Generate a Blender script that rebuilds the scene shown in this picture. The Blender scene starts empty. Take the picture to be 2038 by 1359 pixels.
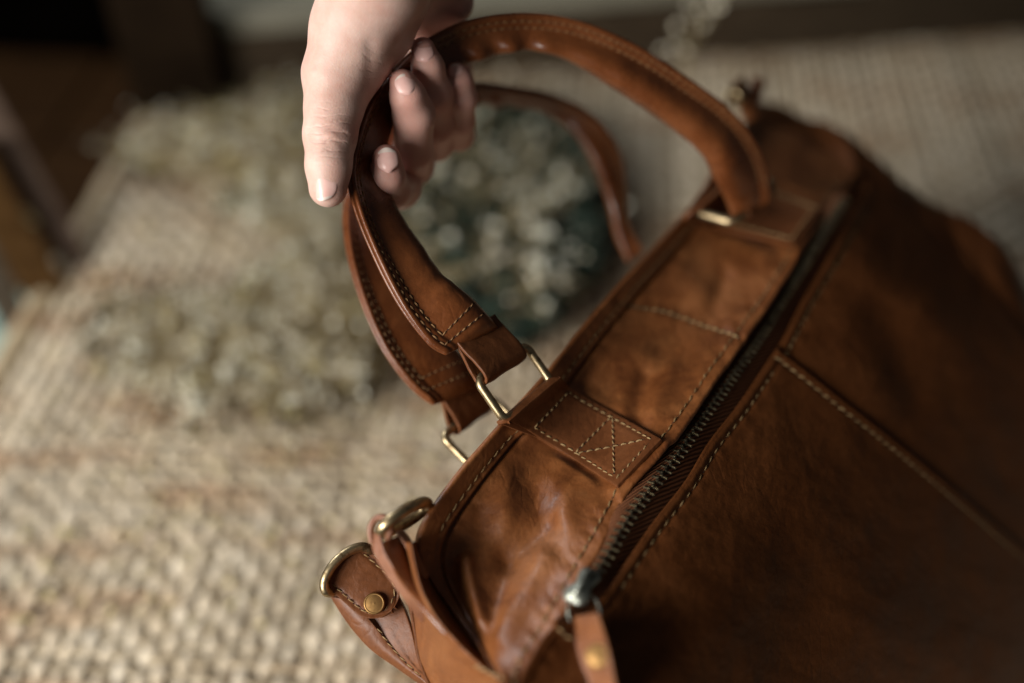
import bpy, bmesh, math, random
import numpy as np
from mathutils import Vector, noise

random.seed(4)
rng = np.random.default_rng(4)
sc = bpy.context.scene
C = sc.collection
PI = math.pi
S = 0.01                                   # everything below is reckoned in centimetres

# ------------------------------------------------------------------ camera
PITCH = math.radians(43.5)
CAMH = 57.0                                # cm above the woven seat
FPX, CX, CY = 2264.0, 1019.0, 679.5        # the photograph's focal length and centre, in its pixels
cam_d = bpy.data.cameras.new("camera")
cam = bpy.data.objects.new("camera", cam_d)
C.objects.link(cam)
cam.location = (0, 0, CAMH * S)
cam.rotation_euler = (PI / 2 - PITCH, 0, 0)
cam_d.sensor_width = 36.0
cam_d.lens = 40.0
cam_d.clip_start = 0.02
cam_d.clip_end = 60
cam_d.dof.use_dof = True
cam_d.dof.focus_distance = 0.462
cam_d.dof.aperture_fstop = 1.8
cam_d.dof.aperture_blades = 0
sc.camera = cam

# ------------------------------------------------------------------ world and lamps
w = bpy.data.worlds.new("World")
sc.world = w
w.use_nodes = True
bg = w.node_tree.nodes["Background"]
bg.inputs[0].default_value = (0.90, 0.90, 0.88, 1)
bg.inputs[1].default_value = 0.038


def area_light(name, loc, target, size, size_y, power, color):
    l = bpy.data.lights.new(name, 'AREA')
    l.shape = 'RECTANGLE'
    l.size, l.size_y = size * S, size_y * S
    l.energy = power
    l.color = color
    l.spread = math.radians(112)
    o = bpy.data.objects.new(name, l)
    C.objects.link(o)
    o.location = Vector(loc) * S
    d = Vector(target) - Vector(loc)
    o.rotation_euler = d.to_track_quat('-Z', 'Y').to_euler()
    return o


area_light("window_light", (-100, -44, 70), (-12, 32, 12), 90, 60, 15.2, (1.0, 0.955, 0.90))
area_light("far_window_light", (-100, 128, 92), (-6, 40, 12), 50, 50, 3.8, (0.96, 0.98, 1.0))

sc.view_settings.view_transform = 'Standard'
sc.view_settings.look = 'None'
sc.view_settings.exposure = 0.0
sc.view_settings.gamma = 1.0
sc.render.engine = 'CYCLES'
sc.cycles.use_denoising = True
sc.cycles.max_bounces = 6


# ------------------------------------------------------------------ space helpers
FW = np.array([0, math.cos(PITCH), -math.sin(PITCH)])
UP = np.array([0, math.sin(PITCH), math.cos(PITCH)])
RT = np.array([1.0, 0, 0])
CAMP = np.array([0, 0, CAMH])


def P(px, py, Z):
    """the point of the place seen at photo pixel px,py at depth Z cm"""
    return CAMP + RT * ((px - CX) / FPX * Z) - UP * ((py - CY) / FPX * Z) + FW * Z


def G(px, py, z=0.0):
    """the point at height z seen at photo pixel px,py"""
    d = RT * ((px - CX) / FPX) - UP * ((py - CY) / FPX) + FW
    return CAMP + d * ((z - CAMH) / d[2])


def unit(v):
    v = np.asarray(v, float)
    return v / (np.linalg.norm(v) + 1e-12)


def catmull(pts, n=None, ts=None):
    """smooth curve through the rows of pts, sampled evenly over its control parameter"""
    p = np.asarray(pts, float)
    m = len(p)
    if ts is None:
        ts = np.linspace(0, 1, n)
    out = []
    for t in ts:
        x = min(max(t, 0), 1) * (m - 1)
        i = min(int(x), m - 2)
        f = x - i
        p1, p2 = p[i], p[i + 1]
        p0 = p[i - 1] if i > 0 else 2 * p1 - p2
        p3 = p[i + 2] if i + 2 < m else 2 * p2 - p1
        out.append(0.5 * ((2 * p1) + (-p0 + p2) * f + (2 * p0 - 5 * p1 + 4 * p2 - p3) * f * f
                          + (-p0 + 3 * p1 - 3 * p2 + p3) * f ** 3))
    return np.array(out)


def evenly(path, step):
    """resample a 3d polyline at equal steps; returns points and tangents"""
    path = np.asarray(path, float)
    seg = np.linalg.norm(np.diff(path, axis=0), axis=1)
    s = np.concatenate([[0], np.cumsum(seg)])
    n = max(2, int(s[-1] / step) + 1)
    q = np.linspace(0, s[-1], n)
    pts = np.stack([np.interp(q, s, path[:, k]) for k in range(path.shape[1])], 1)
    tg = np.gradient(pts, axis=0)
    return pts, tg


def sstep(a, b, x):
    if isinstance(x, float):
        t = (x - a) / (b - a)
        t = 0.0 if t < 0 else (1.0 if t > 1 else t)
        return t * t * (3 - 2 * t)
    t = np.clip((np.asarray(x, float) - a) / (b - a), 0, 1)
    return t * t * (3 - 2 * t)


def nz(p, s=1.0, seed=0.0):
    return noise.noise(Vector((p[0] * s + seed, p[1] * s - seed * 1.7, p[2] * s + seed * .3)))


# ------------------------------------------------------------------ object helpers
def link(name, me, mat, parent, smooth=True):
    o = bpy.data.objects.new(name, me)
    C.objects.link(o)
    if mat and not me.materials:
        me.materials.append(mat)
    if smooth:
        me.polygons.foreach_set('use_smooth', [True] * len(me.polygons))
    if parent:
        o.parent = parent
        o.matrix_parent_inverse = parent.matrix_world.inverted() if False else o.matrix_parent_inverse
    return o


ORIGIN = {}


def build(name, verts, faces, mat, parent=None, smooth=True, label=None):
    """mesh object from points in cm (world), stored relative to its parent thing's base"""
    v = np.asarray(verts, float)
    if parent is not None:
        v = v - ORIGIN.get(parent.name, np.zeros(3))
    me = bpy.data.meshes.new(name)
    me.from_pydata((v * S).tolist(), [], [tuple(int(i) for i in f) for f in faces])
    me.update()
    o = link(name, me, mat, parent, smooth)
    if parent is not None:
        ORIGIN[o.name] = ORIGIN.get(parent.name, np.zeros(3))
    if label:
        o['label'] = label
    return o


def thing(name, label, cat, base, group=None):
    o = bpy.data.objects.new(name, None)
    C.objects.link(o)
    o.empty_display_size = 0.02
    o.location = Vector(base) * S
    ORIGIN[o.name] = np.asarray(base, float)
    o['label'] = label
    o['category'] = cat
    if group:
        o['group'] = group
    bpy.context.view_layer.update()
    return o


def grid_faces(nu, nv, off=0, closed_u=False, closed_v=False):
    f = []
    for i in range(nu if closed_u else nu - 1):
        for j in range(nv if closed_v else nv - 1):
            a = i * nv + j
            b = ((i + 1) % nu) * nv + j
            c = ((i + 1) % nu) * nv + (j + 1) % nv
            d = i * nv + (j + 1) % nv
            f.append((off + a, off + b, off + c, off + d))
    return f


class MB:
    def __init__(self):
        self.v, self.f = [], []

    def add(self, v, f):
        o = len(self.v)
        self.v.extend(np.asarray(v, float).tolist())
        self.f.extend(tuple(i + o for i in q) for q in f)

    def tube(self, path, r, seg=10, closed=False, caps=True, flat=1.0):
        path = np.asarray(path, float)
        n = len(path)
        r = np.broadcast_to(np.asarray(r, float), (n,))
        if closed:
            tg = np.roll(path, -1, 0) - np.roll(path, 1, 0)
        else:
            tg = np.gradient(path, axis=0)
        tg = tg / (np.linalg.norm(tg, axis=1)[:, None] + 1e-12)
        ref = np.array([0.0, 0, 1]) if abs(tg[0][2]) < .9 else np.array([1.0, 0, 0])
        a = unit(np.cross(tg[0], ref))
        vs = []
        for i in range(n):
            a = unit(a - tg[i] * np.dot(a, tg[i]))
            b = np.cross(tg[i], a)
            for k in range(seg):
                t = 2 * PI * k / seg
                vs.append(path[i] + r[i] * (math.cos(t) * a * flat + math.sin(t) * b))
        f = grid_faces(n, seg, 0, closed, True)
        if caps and not closed:
            f = f + [tuple(range(seg))[::-1], tuple((n - 1) * seg + k for k in range(seg))]
        self.add(vs, f)

    def build(self, name, mat, parent=None, smooth=True, label=None):
        return build(name, self.v, self.f, mat, parent, smooth, label)


def sheet(name, G3, mat, parent, thick=0.0, bevel=0.0, label=None, closed_u=False):
    """a sheet of leather from a grid of points nu x nv x 3, given real thickness below its face"""
    G3 = np.asarray(G3, float)
    nu, nv, _ = G3.shape
    o = build(name, G3.reshape(-1, 3), grid_faces(nu, nv, 0, closed_u), mat, parent, True, label)
    if thick:
        m = o.modifiers.new('thickness', 'SOLIDIFY')
        m.thickness = thick * S
        m.offset = -1
        m.use_rim = True
    if bevel:
        b = o.modifiers.new('edge', 'BEVEL')
        b.width = bevel * S
        b.segments = 3
        b.limit_method = 'ANGLE'
        b.angle_limit = math.radians(50)
    return o


def flip_to(G3, view=CAMP):
    """orient a grid so that its normals face the viewer's side"""
    G3 = np.asarray(G3, float)
    i, j = G3.shape[0] // 2, G3.shape[1] // 2
    n = np.cross(G3[i + (1 if i + 1 < G3.shape[0] else -1), j] - G3[i, j], G3[i, j + (1 if j + 1 < G3.shape[1] else -1)] - G3[i, j])
    return G3 if np.dot(n, view - G3[i, j]) > 0 else G3[::-1]


# ------------------------------------------------------------------ materials
def nt_new(name):
    m = bpy.data.materials.new(name)
    m.use_nodes = True
    nt = m.node_tree
    return m, nt, nt.nodes['Principled BSDF']


def N(nt, typ, **kw):
    n = nt.nodes.new(typ)
    for k, v in kw.items():
        if k == 'inp':
            for a, b in v.items():
                n.inputs[a].default_value = b
        else:
            setattr(n, k, v)
    return n


def ramp(nt, stops):
    r = nt.nodes.new('ShaderNodeValToRGB')
    e = r.color_ramp.elements
    while len(e) < len(stops):
        e.new(0.5)
    for i, (p, c) in enumerate(stops):
        e[i].position = p
        e[i].color = tuple(c) + (1,) if len(c) == 3 else c
    return r


def mix(nt, typ, fac, a, b):
    m = nt.nodes.new('ShaderNodeMix')
    m.data_type = 'RGBA'
    m.blend_type = typ
    for sock, v in ((0, fac), (6, a), (7, b)):
        if isinstance(v, bpy.types.NodeSocket):
            nt.links.new(v, m.inputs[sock])
        elif v is not None:
            m.inputs[sock].default_value = v if sock == 0 else (tuple(v) + (1,) if len(v) == 3 else v)
    return m.outputs[2]


def leather(name, dark, mid, light, rough=0.45, scale=1.0, grain=0.34, coat=0.09, spec=.42, wrinkle=.20):
    m, nt, bs = nt_new(name)
    L = nt.links.new
    tc = N(nt, 'ShaderNodeNewGeometry')
    big = N(nt, 'ShaderNodeTexNoise', inp={'Scale': 26 * scale, 'Detail': 8, 'Roughness': .68, 'Distortion': .9})
    L(tc.outputs['Position'], big.inputs['Vector'])
    r = ramp(nt, [(0.28, dark), (0.5, mid), (0.74, light)])
    L(big.outputs[0], r.inputs[0])
    fine = N(nt, 'ShaderNodeTexNoise', inp={'Scale': 420 * scale, 'Detail': 5, 'Roughness': .7})
    L(tc.outputs['Position'], fine.inputs['Vector'])
    fr = ramp(nt, [(0.3, (0.74, .72, .70)), (0.65, (1.10, 1.08, 1.06))])
    L(fine.outputs[0], fr.inputs[0])
    col = mix(nt, 'MULTIPLY', .8, r.outputs[0], fr.outputs[0])
    # small dark scuffs and pores
    sp = N(nt, 'ShaderNodeTexVoronoi', inp={'Scale': 95 * scale, 'Randomness': 1.0})
    L(tc.outputs['Position'], sp.inputs['Vector'])
    sr = ramp(nt, [(0.0, (.25, .2, .18)), (0.075, (1, 1, 1))])
    L(sp.outputs['Distance'], sr.inputs[0])
    sn = N(nt, 'ShaderNodeTexNoise', inp={'Scale': 60, 'Detail': 2})
    L(tc.outputs['Position'], sn.inputs['Vector'])
    snr = ramp(nt, [(0.56, (0, 0, 0)), (0.66, (1, 1, 1))])
    L(sn.outputs[0], snr.inputs[0])
    col = mix(nt, 'MULTIPLY', snr.outputs[0], col, sr.outputs[0])
    # scratches: stretched, distorted noise
    mp = N(nt, 'ShaderNodeMapping')
    mp.inputs['Rotation'].default_value = (0.4, 0.9, 0.6)
    mp.inputs['Scale'].default_value = (900, 60, 300)
    L(tc.outputs['Position'], mp.inputs['Vector'])
    sc_ = N(nt, 'ShaderNodeTexNoise', inp={'Scale': 1.0, 'Detail': 3, 'Distortion': 1.2})
    L(mp.outputs[0], sc_.inputs['Vector'])
    scr = ramp(nt, [(0.66, (0, 0, 0)), (0.78, (.55, .55, .55))])
    L(sc_.outputs[0], scr.inputs[0])
    col = mix(nt, 'MIX', scr.outputs[0], col, tuple(min(1, c * 1.5) for c in light))
    L(col, bs.inputs['Base Color'])
    rr = ramp(nt, [(0.3, (rough - .10,) * 3), (0.7, (rough + .14,) * 3)])
    L(big.outputs[0], rr.inputs[0])
    L(rr.outputs[0], bs.inputs['Roughness'])
    bs.inputs['Coat Weight'].default_value = coat
    bs.inputs['Coat Roughness'].default_value = .22
    bs.inputs['Specular IOR Level'].default_value = spec
    # grain
    vo = N(nt, 'ShaderNodeTexVoronoi', feature='DISTANCE_TO_EDGE', inp={'Scale': 1050 * scale})
    L(tc.outputs['Position'], vo.inputs['Vector'])
    add = N(nt, 'ShaderNodeMath', operation='MULTIPLY_ADD', inp={1: 0.35})
    L(vo.outputs[0], add.inputs[0])
    L(fine.outputs[0], add.inputs[2])
    med = N(nt, 'ShaderNodeTexNoise', inp={'Scale': 120 * scale, 'Detail': 4, 'Distortion': 1.5})
    L(tc.outputs['Position'], med.inputs['Vector'])
    add2 = N(nt, 'ShaderNodeMath', operation='MULTIPLY_ADD', inp={1: .8})
    L(med.outputs[0], add2.inputs[0])
    L(add.outputs[0], add2.inputs[2])
    bp = N(nt, 'ShaderNodeBump', inp={'Strength': grain, 'Distance': 0.0005})
    L(add2.outputs[0], bp.inputs['Height'])
    # fine wrinkles: ridged, stretched cells that fade in and out over the hide
    wd = N(nt, 'ShaderNodeTexNoise', inp={'Scale': 45, 'Detail': 3})
    L(tc.outputs['Position'], wd.inputs['Vector'])
    va = N(nt, 'ShaderNodeVectorMath', operation='SCALE', inp={'Scale': .012})
    L(wd.outputs['Color'], va.inputs[0])
    vb = N(nt, 'ShaderNodeVectorMath', operation='ADD')
    L(tc.outputs['Position'], vb.inputs[0])
    L(va.outputs[0], vb.inputs[1])
    mw = N(nt, 'ShaderNodeMapping')
    mw.inputs['Rotation'].default_value = (.3, .5, 1.0)
    mw.inputs['Scale'].default_value = (1.0, .38, .8)
    L(vb.outputs[0], mw.inputs['Vector'])
    vw = N(nt, 'ShaderNodeTexVoronoi', feature='DISTANCE_TO_EDGE', inp={'Scale': 210 * scale})
    L(mw.outputs[0], vw.inputs['Vector'])
    wr = ramp(nt, [(0.0, (0, 0, 0)), (.16, (1, 1, 1))])
    L(vw.outputs[0], wr.inputs[0])
    wm = N(nt, 'ShaderNodeTexNoise', inp={'Scale': 28, 'Detail': 2})
    L(tc.outputs['Position'], wm.inputs['Vector'])
    wmr = ramp(nt, [(.40, (.06,) * 3), (.62, (1, 1, 1))])
    L(wm.outputs[0], wmr.inputs[0])
    wst = N(nt, 'ShaderNodeMath', operation='MULTIPLY', inp={1: wrinkle})
    L(wmr.outputs[0], wst.inputs[0])
    b2 = N(nt, 'ShaderNodeBump', inp={'Distance': 0.0006})
    L(wst.outputs[0], b2.inputs['Strength'])
    L(wr.outputs[0], b2.inputs['Height'])
    L(bp.outputs[0], b2.inputs['Normal'])
    L(b2.outputs[0], bs.inputs['Normal'])
    return m


M = {}
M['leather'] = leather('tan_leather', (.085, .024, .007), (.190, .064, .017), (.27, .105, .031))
M['leather_shaded'] = leather('shaded_front_leather', (.088, .028, .008), (.115, .038, .011), (.145, .050, .015), rough=.46, coat=.0, grain=.42, spec=.12, wrinkle=.13)  # same tan hide, darkened: the shade on these panels is put into the colour
M['leather_dark'] = leather('dark_tab_leather', (.085, .029, .010), (.135, .047, .016), (.18, .066, .023), rough=.44, coat=.06, spec=.25)
M['leather_handle'] = leather('handle_leather', (.090, .026, .008), (.140, .043, .012), (.19, .064, .019), rough=.30, coat=.22, grain=.28, wrinkle=.14)
M['leather_edge'] = leather('cut_leather_edge', (.13, .046, .022), (.21, .085, .043), (.28, .13, .07), rough=.5, coat=.1)
M['lining'] = leather('inside_leather', (.02, .008, .004), (.035, .012, .005), (.05, .018, .007), rough=.8, coat=0)


def metal(name, col, rough, dark, wear=.5):
    m, nt, bs = nt_new(name)
    L = nt.links.new
    tc = N(nt, 'ShaderNodeNewGeometry')
    a = N(nt, 'ShaderNodeTexNoise', inp={'Scale': 190, 'Detail': 6, 'Roughness': .7})
    L(tc.outputs['Position'], a.inputs['Vector'])
    r = ramp(nt, [(wear - .12, dark), (wear, tuple(c * .75 for c in col)), (wear + .12, col)])
    L(a.outputs[0], r.inputs[0])
    L(r.outputs[0], bs.inputs['Base Color'])
    bs.inputs['Metallic'].default_value = 1
    rr = ramp(nt, [(.35, (rough + .2,) * 3), (.65, (rough,) * 3)])
    L(a.outputs[0], rr.inputs[0])
    L(rr.outputs[0], bs.inputs['Roughness'])
    bp = N(nt, 'ShaderNodeBump', inp={'Strength': .15, 'Distance': .0003})
    L(a.outputs[0], bp.inputs['Height'])
    L(bp.outputs[0], bs.inputs['Normal'])
    return m


M['brass'] = metal('worn_brass', (.55, .43, .25), .30, (.15, .10, .05), .48)
M['rivet'] = metal('rivet_brass', (.36, .21, .08), .42, (.16, .09, .04), .44)
M['teeth'] = metal('zip_metal', (.33, .29, .20), .35, (.06, .05, .035), .50)
M['steel'] = metal('slider_metal', (.40, .42, .36), .36, (.15, .15, .11), .42)


def plain(name, a, b, scale=80, rough=.8, bump=.2, bscale=None, spec=.3):
    m, nt, bs = nt_new(name)
    bs.inputs['Specular IOR Level'].default_value = spec
    L = nt.links.new
    tc = N(nt, 'ShaderNodeNewGeometry')
    n1 = N(nt, 'ShaderNodeTexNoise', inp={'Scale': scale, 'Detail': 5, 'Roughness': .6})
    L(tc.outputs['Position'], n1.inputs['Vector'])
    r = ramp(nt, [(.32, a), (.68, b)])
    L(n1.outputs[0], r.inputs[0])
    L(r.outputs[0], bs.inputs['Base Color'])
    bs.inputs['Roughness'].default_value = rough
    n2 = N(nt, 'ShaderNodeTexNoise', inp={'Scale': bscale or scale * 6, 'Detail': 4})
    L(tc.outputs['Position'], n2.inputs['Vector'])
    bp = N(nt, 'ShaderNodeBump', inp={'Strength': bump, 'Distance': .001})
    L(n2.outputs[0], bp.inputs['Height'])
    L(bp.outputs[0], bs.inputs['Normal'])
    return m


M['thread'] = plain('waxed_thread', (.20, .125, .05), (.36, .245, .115), 300, .6, .5, 3000)
M['thread_dark'] = plain('brown_thread', (.17, .085, .033), (.29, .165, .07), 300, .6, .5, 3000)


def tape_mat():
    m, nt, bs = nt_new('zip_tape')
    L = nt.links.new
    tc = N(nt, 'ShaderNodeNewGeometry')
    mp = N(nt, 'ShaderNodeMapping')
    mp.inputs['Rotation'].default_value = (0, 0, .9)
    L(tc.outputs['Position'], mp.inputs['Vector'])
    wv = N(nt, 'ShaderNodeTexWave', inp={'Scale': 260, 'Distortion': 1.0, 'Detail': 1})
    L(mp.outputs[0], wv.inputs['Vector'])
    bs.inputs['Specular IOR Level'].default_value = .1
    r = ramp(nt, [(.2, (.06, .023, .010)), (.8, (.27, .105, .048))])
    L(wv.outputs[0], r.inputs[0])
    L(r.outputs[0], bs.inputs['Base Color'])
    bs.inputs['Roughness'].default_value = .8
    bp = N(nt, 'ShaderNodeBump', inp={'Strength': .8, 'Distance': .0006})
    L(wv.outputs[0], bp.inputs['Height'])
    L(bp.outputs[0], bs.inputs['Normal'])
    return m


M['tape'] = tape_mat()


def skin_mat():
    m, nt, bs = nt_new('pale_skin')
    L = nt.links.new
    tc = N(nt, 'ShaderNodeNewGeometry')
    at = N(nt, 'ShaderNodeAttribute', attribute_name='flush')
    n1 = N(nt, 'ShaderNodeTexNoise', inp={'Scale': 110, 'Detail': 5, 'Roughness': .6})
    L(tc.outputs['Position'], n1.inputs['Vector'])
    r = ramp(nt, [(.3, (.555, .36, .295)), (.7, (.65, .46, .39))])
    L(n1.outputs[0], r.inputs[0])
    add = N(nt, 'ShaderNodeMath', operation='MULTIPLY')
    nn = ramp(nt, [(.3, (.65,) * 3), (.7, (1.1,) * 3)])
    L(n1.outputs[0], nn.inputs[0])
    L(at.outputs['Fac'], add.inputs[0])
    L(nn.outputs[0], add.inputs[1])
    n3 = N(nt, 'ShaderNodeTexNoise', inp={'Scale': 65, 'Detail': 4, 'Roughness': .65})
    L(tc.outputs['Position'], n3.inputs['Vector'])
    r3 = ramp(nt, [(.45, (0, 0, 0)), (.72, (.45, .45, .45))])
    L(n3.outputs[0], r3.inputs[0])
    base_ = mix(nt, 'MIX', r3.outputs[0], r.outputs[0], (.57, .275, .22))
    col = mix(nt, 'MIX', add.outputs[0], base_, (.55, .185, .14))
    L(col, bs.inputs['Base Color'])
    bs.inputs['Roughness'].default_value = .5
    bs.inputs['Subsurface Weight'].default_value = .22
    bs.inputs['Subsurface Radius'].default_value = (1, .35, .2)
    bs.inputs['Subsurface Scale'].default_value = .004
    bs.inputs['Specular IOR Level'].default_value = .4
    vo = N(nt, 'ShaderNodeTexVoronoi', feature='DISTANCE_TO_EDGE', inp={'Scale': 1100})
    mp = N(nt, 'ShaderNodeMapping')
    mp.inputs['Scale'].default_value = (1, .6, .8)
    L(tc.outputs['Position'], mp.inputs['Vector'])
    L(mp.outputs[0], vo.inputs['Vector'])
    cr = N(nt, 'ShaderNodeAttribute', attribute_name='crease')
    mpc = N(nt, 'ShaderNodeMapping')
    mpc.inputs['Rotation'].default_value = (PITCH, 0, 0)
    L(tc.outputs['Position'], mpc.inputs['Vector'])
    wv = N(nt, 'ShaderNodeTexWave', bands_direction='Z', inp={'Scale': 95, 'Distortion': 7.0, 'Detail': 3, 'Detail Scale': 1.2})
    L(mpc.outputs[0], wv.inputs['Vector'])
    wr_ = ramp(nt, [(0.0, (0, 0, 0)), (.35, (1, 1, 1))])
    L(wv.outputs[0], wr_.inputs[0])
    ml = N(nt, 'ShaderNodeMath', operation='MULTIPLY')
    L(wr_.outputs[0], ml.inputs[0])
    L(cr.outputs['Fac'], ml.inputs[1])
    ad = N(nt, 'ShaderNodeMath', operation='MULTIPLY_ADD', inp={1: 5.0})
    L(ml.outputs[0], ad.inputs[0])
    L(vo.outputs[0], ad.inputs[2])
    bp = N(nt, 'ShaderNodeBump', inp={'Strength': .3, 'Distance': .0004})
    L(ad.outputs[0], bp.inputs['Height'])
    L(bp.outputs[0], bs.inputs['Normal'])
    return m


M['skin'] = skin_mat()
M['nail'] = plain('finger_nail', (.74, .44, .39), (.80, .53, .47), 200, .28, .05)
M['nail_tip'] = plain('nail_tip', (.72, .60, .53), (.78, .67, .60), 200, .3, .05)


def wood(name, a, b, rough=.5, rot=(0, 0, 0), sc_=(6, 60, 60)):
    m, nt, bs = nt_new(name)
    bs.inputs['Specular IOR Level'].default_value = .02
    L = nt.links.new
    tc = N(nt, 'ShaderNodeTexCoord')
    mp = N(nt, 'ShaderNodeMapping')
    mp.inputs['Scale'].default_value = sc_
    mp.inputs['Rotation'].default_value = rot
    L(tc.outputs['Object'], mp.inputs['Vector'])
    n1 = N(nt, 'ShaderNodeTexNoise', inp={'Scale': 1.4, 'Detail': 6, 'Distortion': .8})
    L(mp.outputs[0], n1.inputs['Vector'])
    r = ramp(nt, [(.3, a), (.7, b)])
    L(n1.outputs[0], r.inputs[0])
    L(r.outputs[0], bs.inputs['Base Color'])
    bs.inputs['Roughness'].default_value = rough
    bp = N(nt, 'ShaderNodeBump', inp={'Strength': .3, 'Distance': .001})
    L(n1.outputs[0], bp.inputs['Height'])
    L(bp.outputs[0], bs.inputs['Normal'])
    return m


def reed_mat(name, a, b, c):
    m, nt, bs = nt_new(name)
    L = nt.links.new
    tc = N(nt, 'ShaderNodeNewGeometry')
    oi = N(nt, 'ShaderNodeObjectInfo')
    n1 = N(nt, 'ShaderNodeTexNoise', inp={'Scale': 55, 'Detail': 5, 'Roughness': .7})
    L(tc.outputs['Position'], n1.inputs['Vector'])
    r = ramp(nt, [(.26, a), (.45, b), (.7, c)])
    L(n1.outputs[0], r.inputs[0])
    big = N(nt, 'ShaderNodeTexNoise', inp={'Scale': 14, 'Detail': 3})
    mb_ = N(nt, 'ShaderNodeMapping')
    mb_.inputs['Rotation'].default_value = (0, 0, .09)
    mb_.inputs['Scale'].default_value = (.55, 2.6, 1)
    L(tc.outputs['Position'], mb_.inputs['Vector'])
    L(mb_.outputs[0], big.inputs['Vector'])
    br = ramp(nt, [(.50, (0, 0, 0)), (.66, (.8, .8, .8))])
    L(big.outputs[0], br.inputs[0])
    col = mix(nt, 'MIX', br.outputs[0], r.outputs[0], (.34, .20, .10))
    mr = N(nt, 'ShaderNodeMapRange', inp={3: .72, 4: 1.12})
    L(oi.outputs['Random'], mr.inputs[0])
    cb = N(nt, 'ShaderNodeCombineColor')
    for k in range(3):
        L(mr.outputs[0], cb.inputs[k])
    col = mix(nt, 'MULTIPLY', 1.0, col, cb.outputs[0])
    L(col, bs.inputs['Base Color'])
    bs.inputs['Roughness'].default_value = .62
    fb = N(nt, 'ShaderNodeTexNoise', inp={'Scale': 400, 'Detail': 4})
    L(tc.outputs['Position'], fb.inputs['Vector'])
    bp = N(nt, 'ShaderNodeBump', inp={'Strength': .5, 'Distance': .001})
    L(fb.outputs[0], bp.inputs['Height'])
    L(bp.outputs[0], bs.inputs['Normal'])
    return m


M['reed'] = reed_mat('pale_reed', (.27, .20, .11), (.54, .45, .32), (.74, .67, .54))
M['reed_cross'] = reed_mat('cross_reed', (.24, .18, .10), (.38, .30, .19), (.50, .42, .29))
M['reed_edge'] = reed_mat('edge_reed', (.30, .22, .12), (.44, .34, .20), (.55, .44, .28))

# ------------------------------------------------------------------ setting
floor_o = build('floor', [(-400, -200, -46), (400, -200, -46), (400, 500, -46), (-400, 500, -46)], [(0, 1, 2, 3)],
                plain('floor_boards', (.003, .0024, .002), (.008, .006, .004), 6, .9, spec=0.0))
floor_o['kind'] = 'structure'


def box_pts(c, ax, ay, az, bev=.3):
    """bevelled box: centre, three half-axis vectors"""
    bm = bmesh.new()
    bmesh.ops.create_cube(bm, size=2)
    lx, ly, lz = (np.linalg.norm(k) for k in (ax, ay, az))
    for v in bm.verts:
        v.co = (v.co.x * lx, v.co.y * ly, v.co.z * lz)
    bmesh.ops.bevel(bm, geom=bm.edges[:] + bm.verts[:], offset=min(bev, .4 * min(lx, ly, lz)), segments=2, profile=.6, affect='EDGES')
    bm.verts.index_update()
    R = np.stack([unit(ax), unit(ay), unit(az)])
    v = np.array([v.co[:] for v in bm.verts]) @ R + np.asarray(c, float)
    f = [tuple(q.index for q in fa.verts) for fa in bm.faces]
    bm.free()
    return v, f


# the woven bench seat: strands run along the direction whose vanishing point is at (1300,-1466)
vp = RT * ((1300 - CX) / FPX) - UP * ((-1466 - CY) / FPX) + FW
YD = unit([vp[0], vp[1], 0])              # along the strands
XD = np.array([YD[1], -YD[0], 0])         # across them
EL = G(30, 700)                            # a point on the left border
seat = thing('woven_seat', 'wide pale woven reed bench seat under the leather bag and dried flowers', 'woven seat', (0, 60, 0))


def strand(length, period, amp, wid, thk, phase, mat, seed=0):
    jr = np.random.default_rng(seed + 50)
    jn = int(length / period) * 2 + 4
    jz, jx, jw = jr.normal(0, .045, jn), jr.normal(0, .045, jn), jr.normal(0, .075, jn)
    n = int(length / period * 6) + 1
    s = np.linspace(0, length, n)
    mb = MB()
    vs = []
    seg = 7
    for i in range(n):
        ph = 2 * PI * s[i] / period + phase
        q_ = s[i] / period * 2
        k0 = int(q_)
        f_ = q_ - k0
        jj = lambda A: A[k0] * (1 - f_) + A[k0 + 1] * f_
        z = amp * math.cos(ph) + jj(jz)
        w_ = wid * (1 + jj(jw) + .13 * math.cos(ph) + .05 * math.sin(s[i] * 1.3 + phase))
        dx = jj(jx) + .03 * math.sin(s[i] * .9 + phase) + .02 * math.sin(s[i] * 2.3)
        for k in range(seg):
            t = 2 * PI * k / seg
            vs.append((dx + w_ * math.cos(t), s[i], z + thk * math.sin(t)))
    mb.add(vs, grid_faces(n, seg, 0, False, True))
    return mb


pitch_x, pitch_y = 1.15, 1.02
SL, SW = 140.0, 150.0                      # depth and width of the seat
org = EL - YD * (np.dot(EL, YD) - 8) + XD * 0
org = org + YD * 0
start = org.copy(); start[2] = 0
rotz = math.atan2(YD[1], YD[0]) - PI / 2
warp_mesh = []
for ph, sd_ in ((0, 1), (PI, 2), (.9, 3), (PI - .8, 4), (-.8, 5), (PI + .9, 6)):
    mb = strand(SL, pitch_y * 2, .14, .45, .24, ph, None, sd_)
    me = bpy.data.meshes.new('reed_strand')
    me.from_pydata((np.array(mb.v) * S).tolist(), [], mb.f)
    me.materials.append(M['reed'])
    me.polygons.foreach_set('use_smooth', [True] * len(me.polygons))
    warp_mesh.append(me)
weft_mesh = []
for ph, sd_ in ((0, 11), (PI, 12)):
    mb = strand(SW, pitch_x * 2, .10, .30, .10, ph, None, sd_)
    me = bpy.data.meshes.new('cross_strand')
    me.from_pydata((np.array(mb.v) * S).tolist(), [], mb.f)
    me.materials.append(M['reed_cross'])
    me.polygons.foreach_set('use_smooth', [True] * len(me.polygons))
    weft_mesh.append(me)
base = ORIGIN[seat.name]


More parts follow.
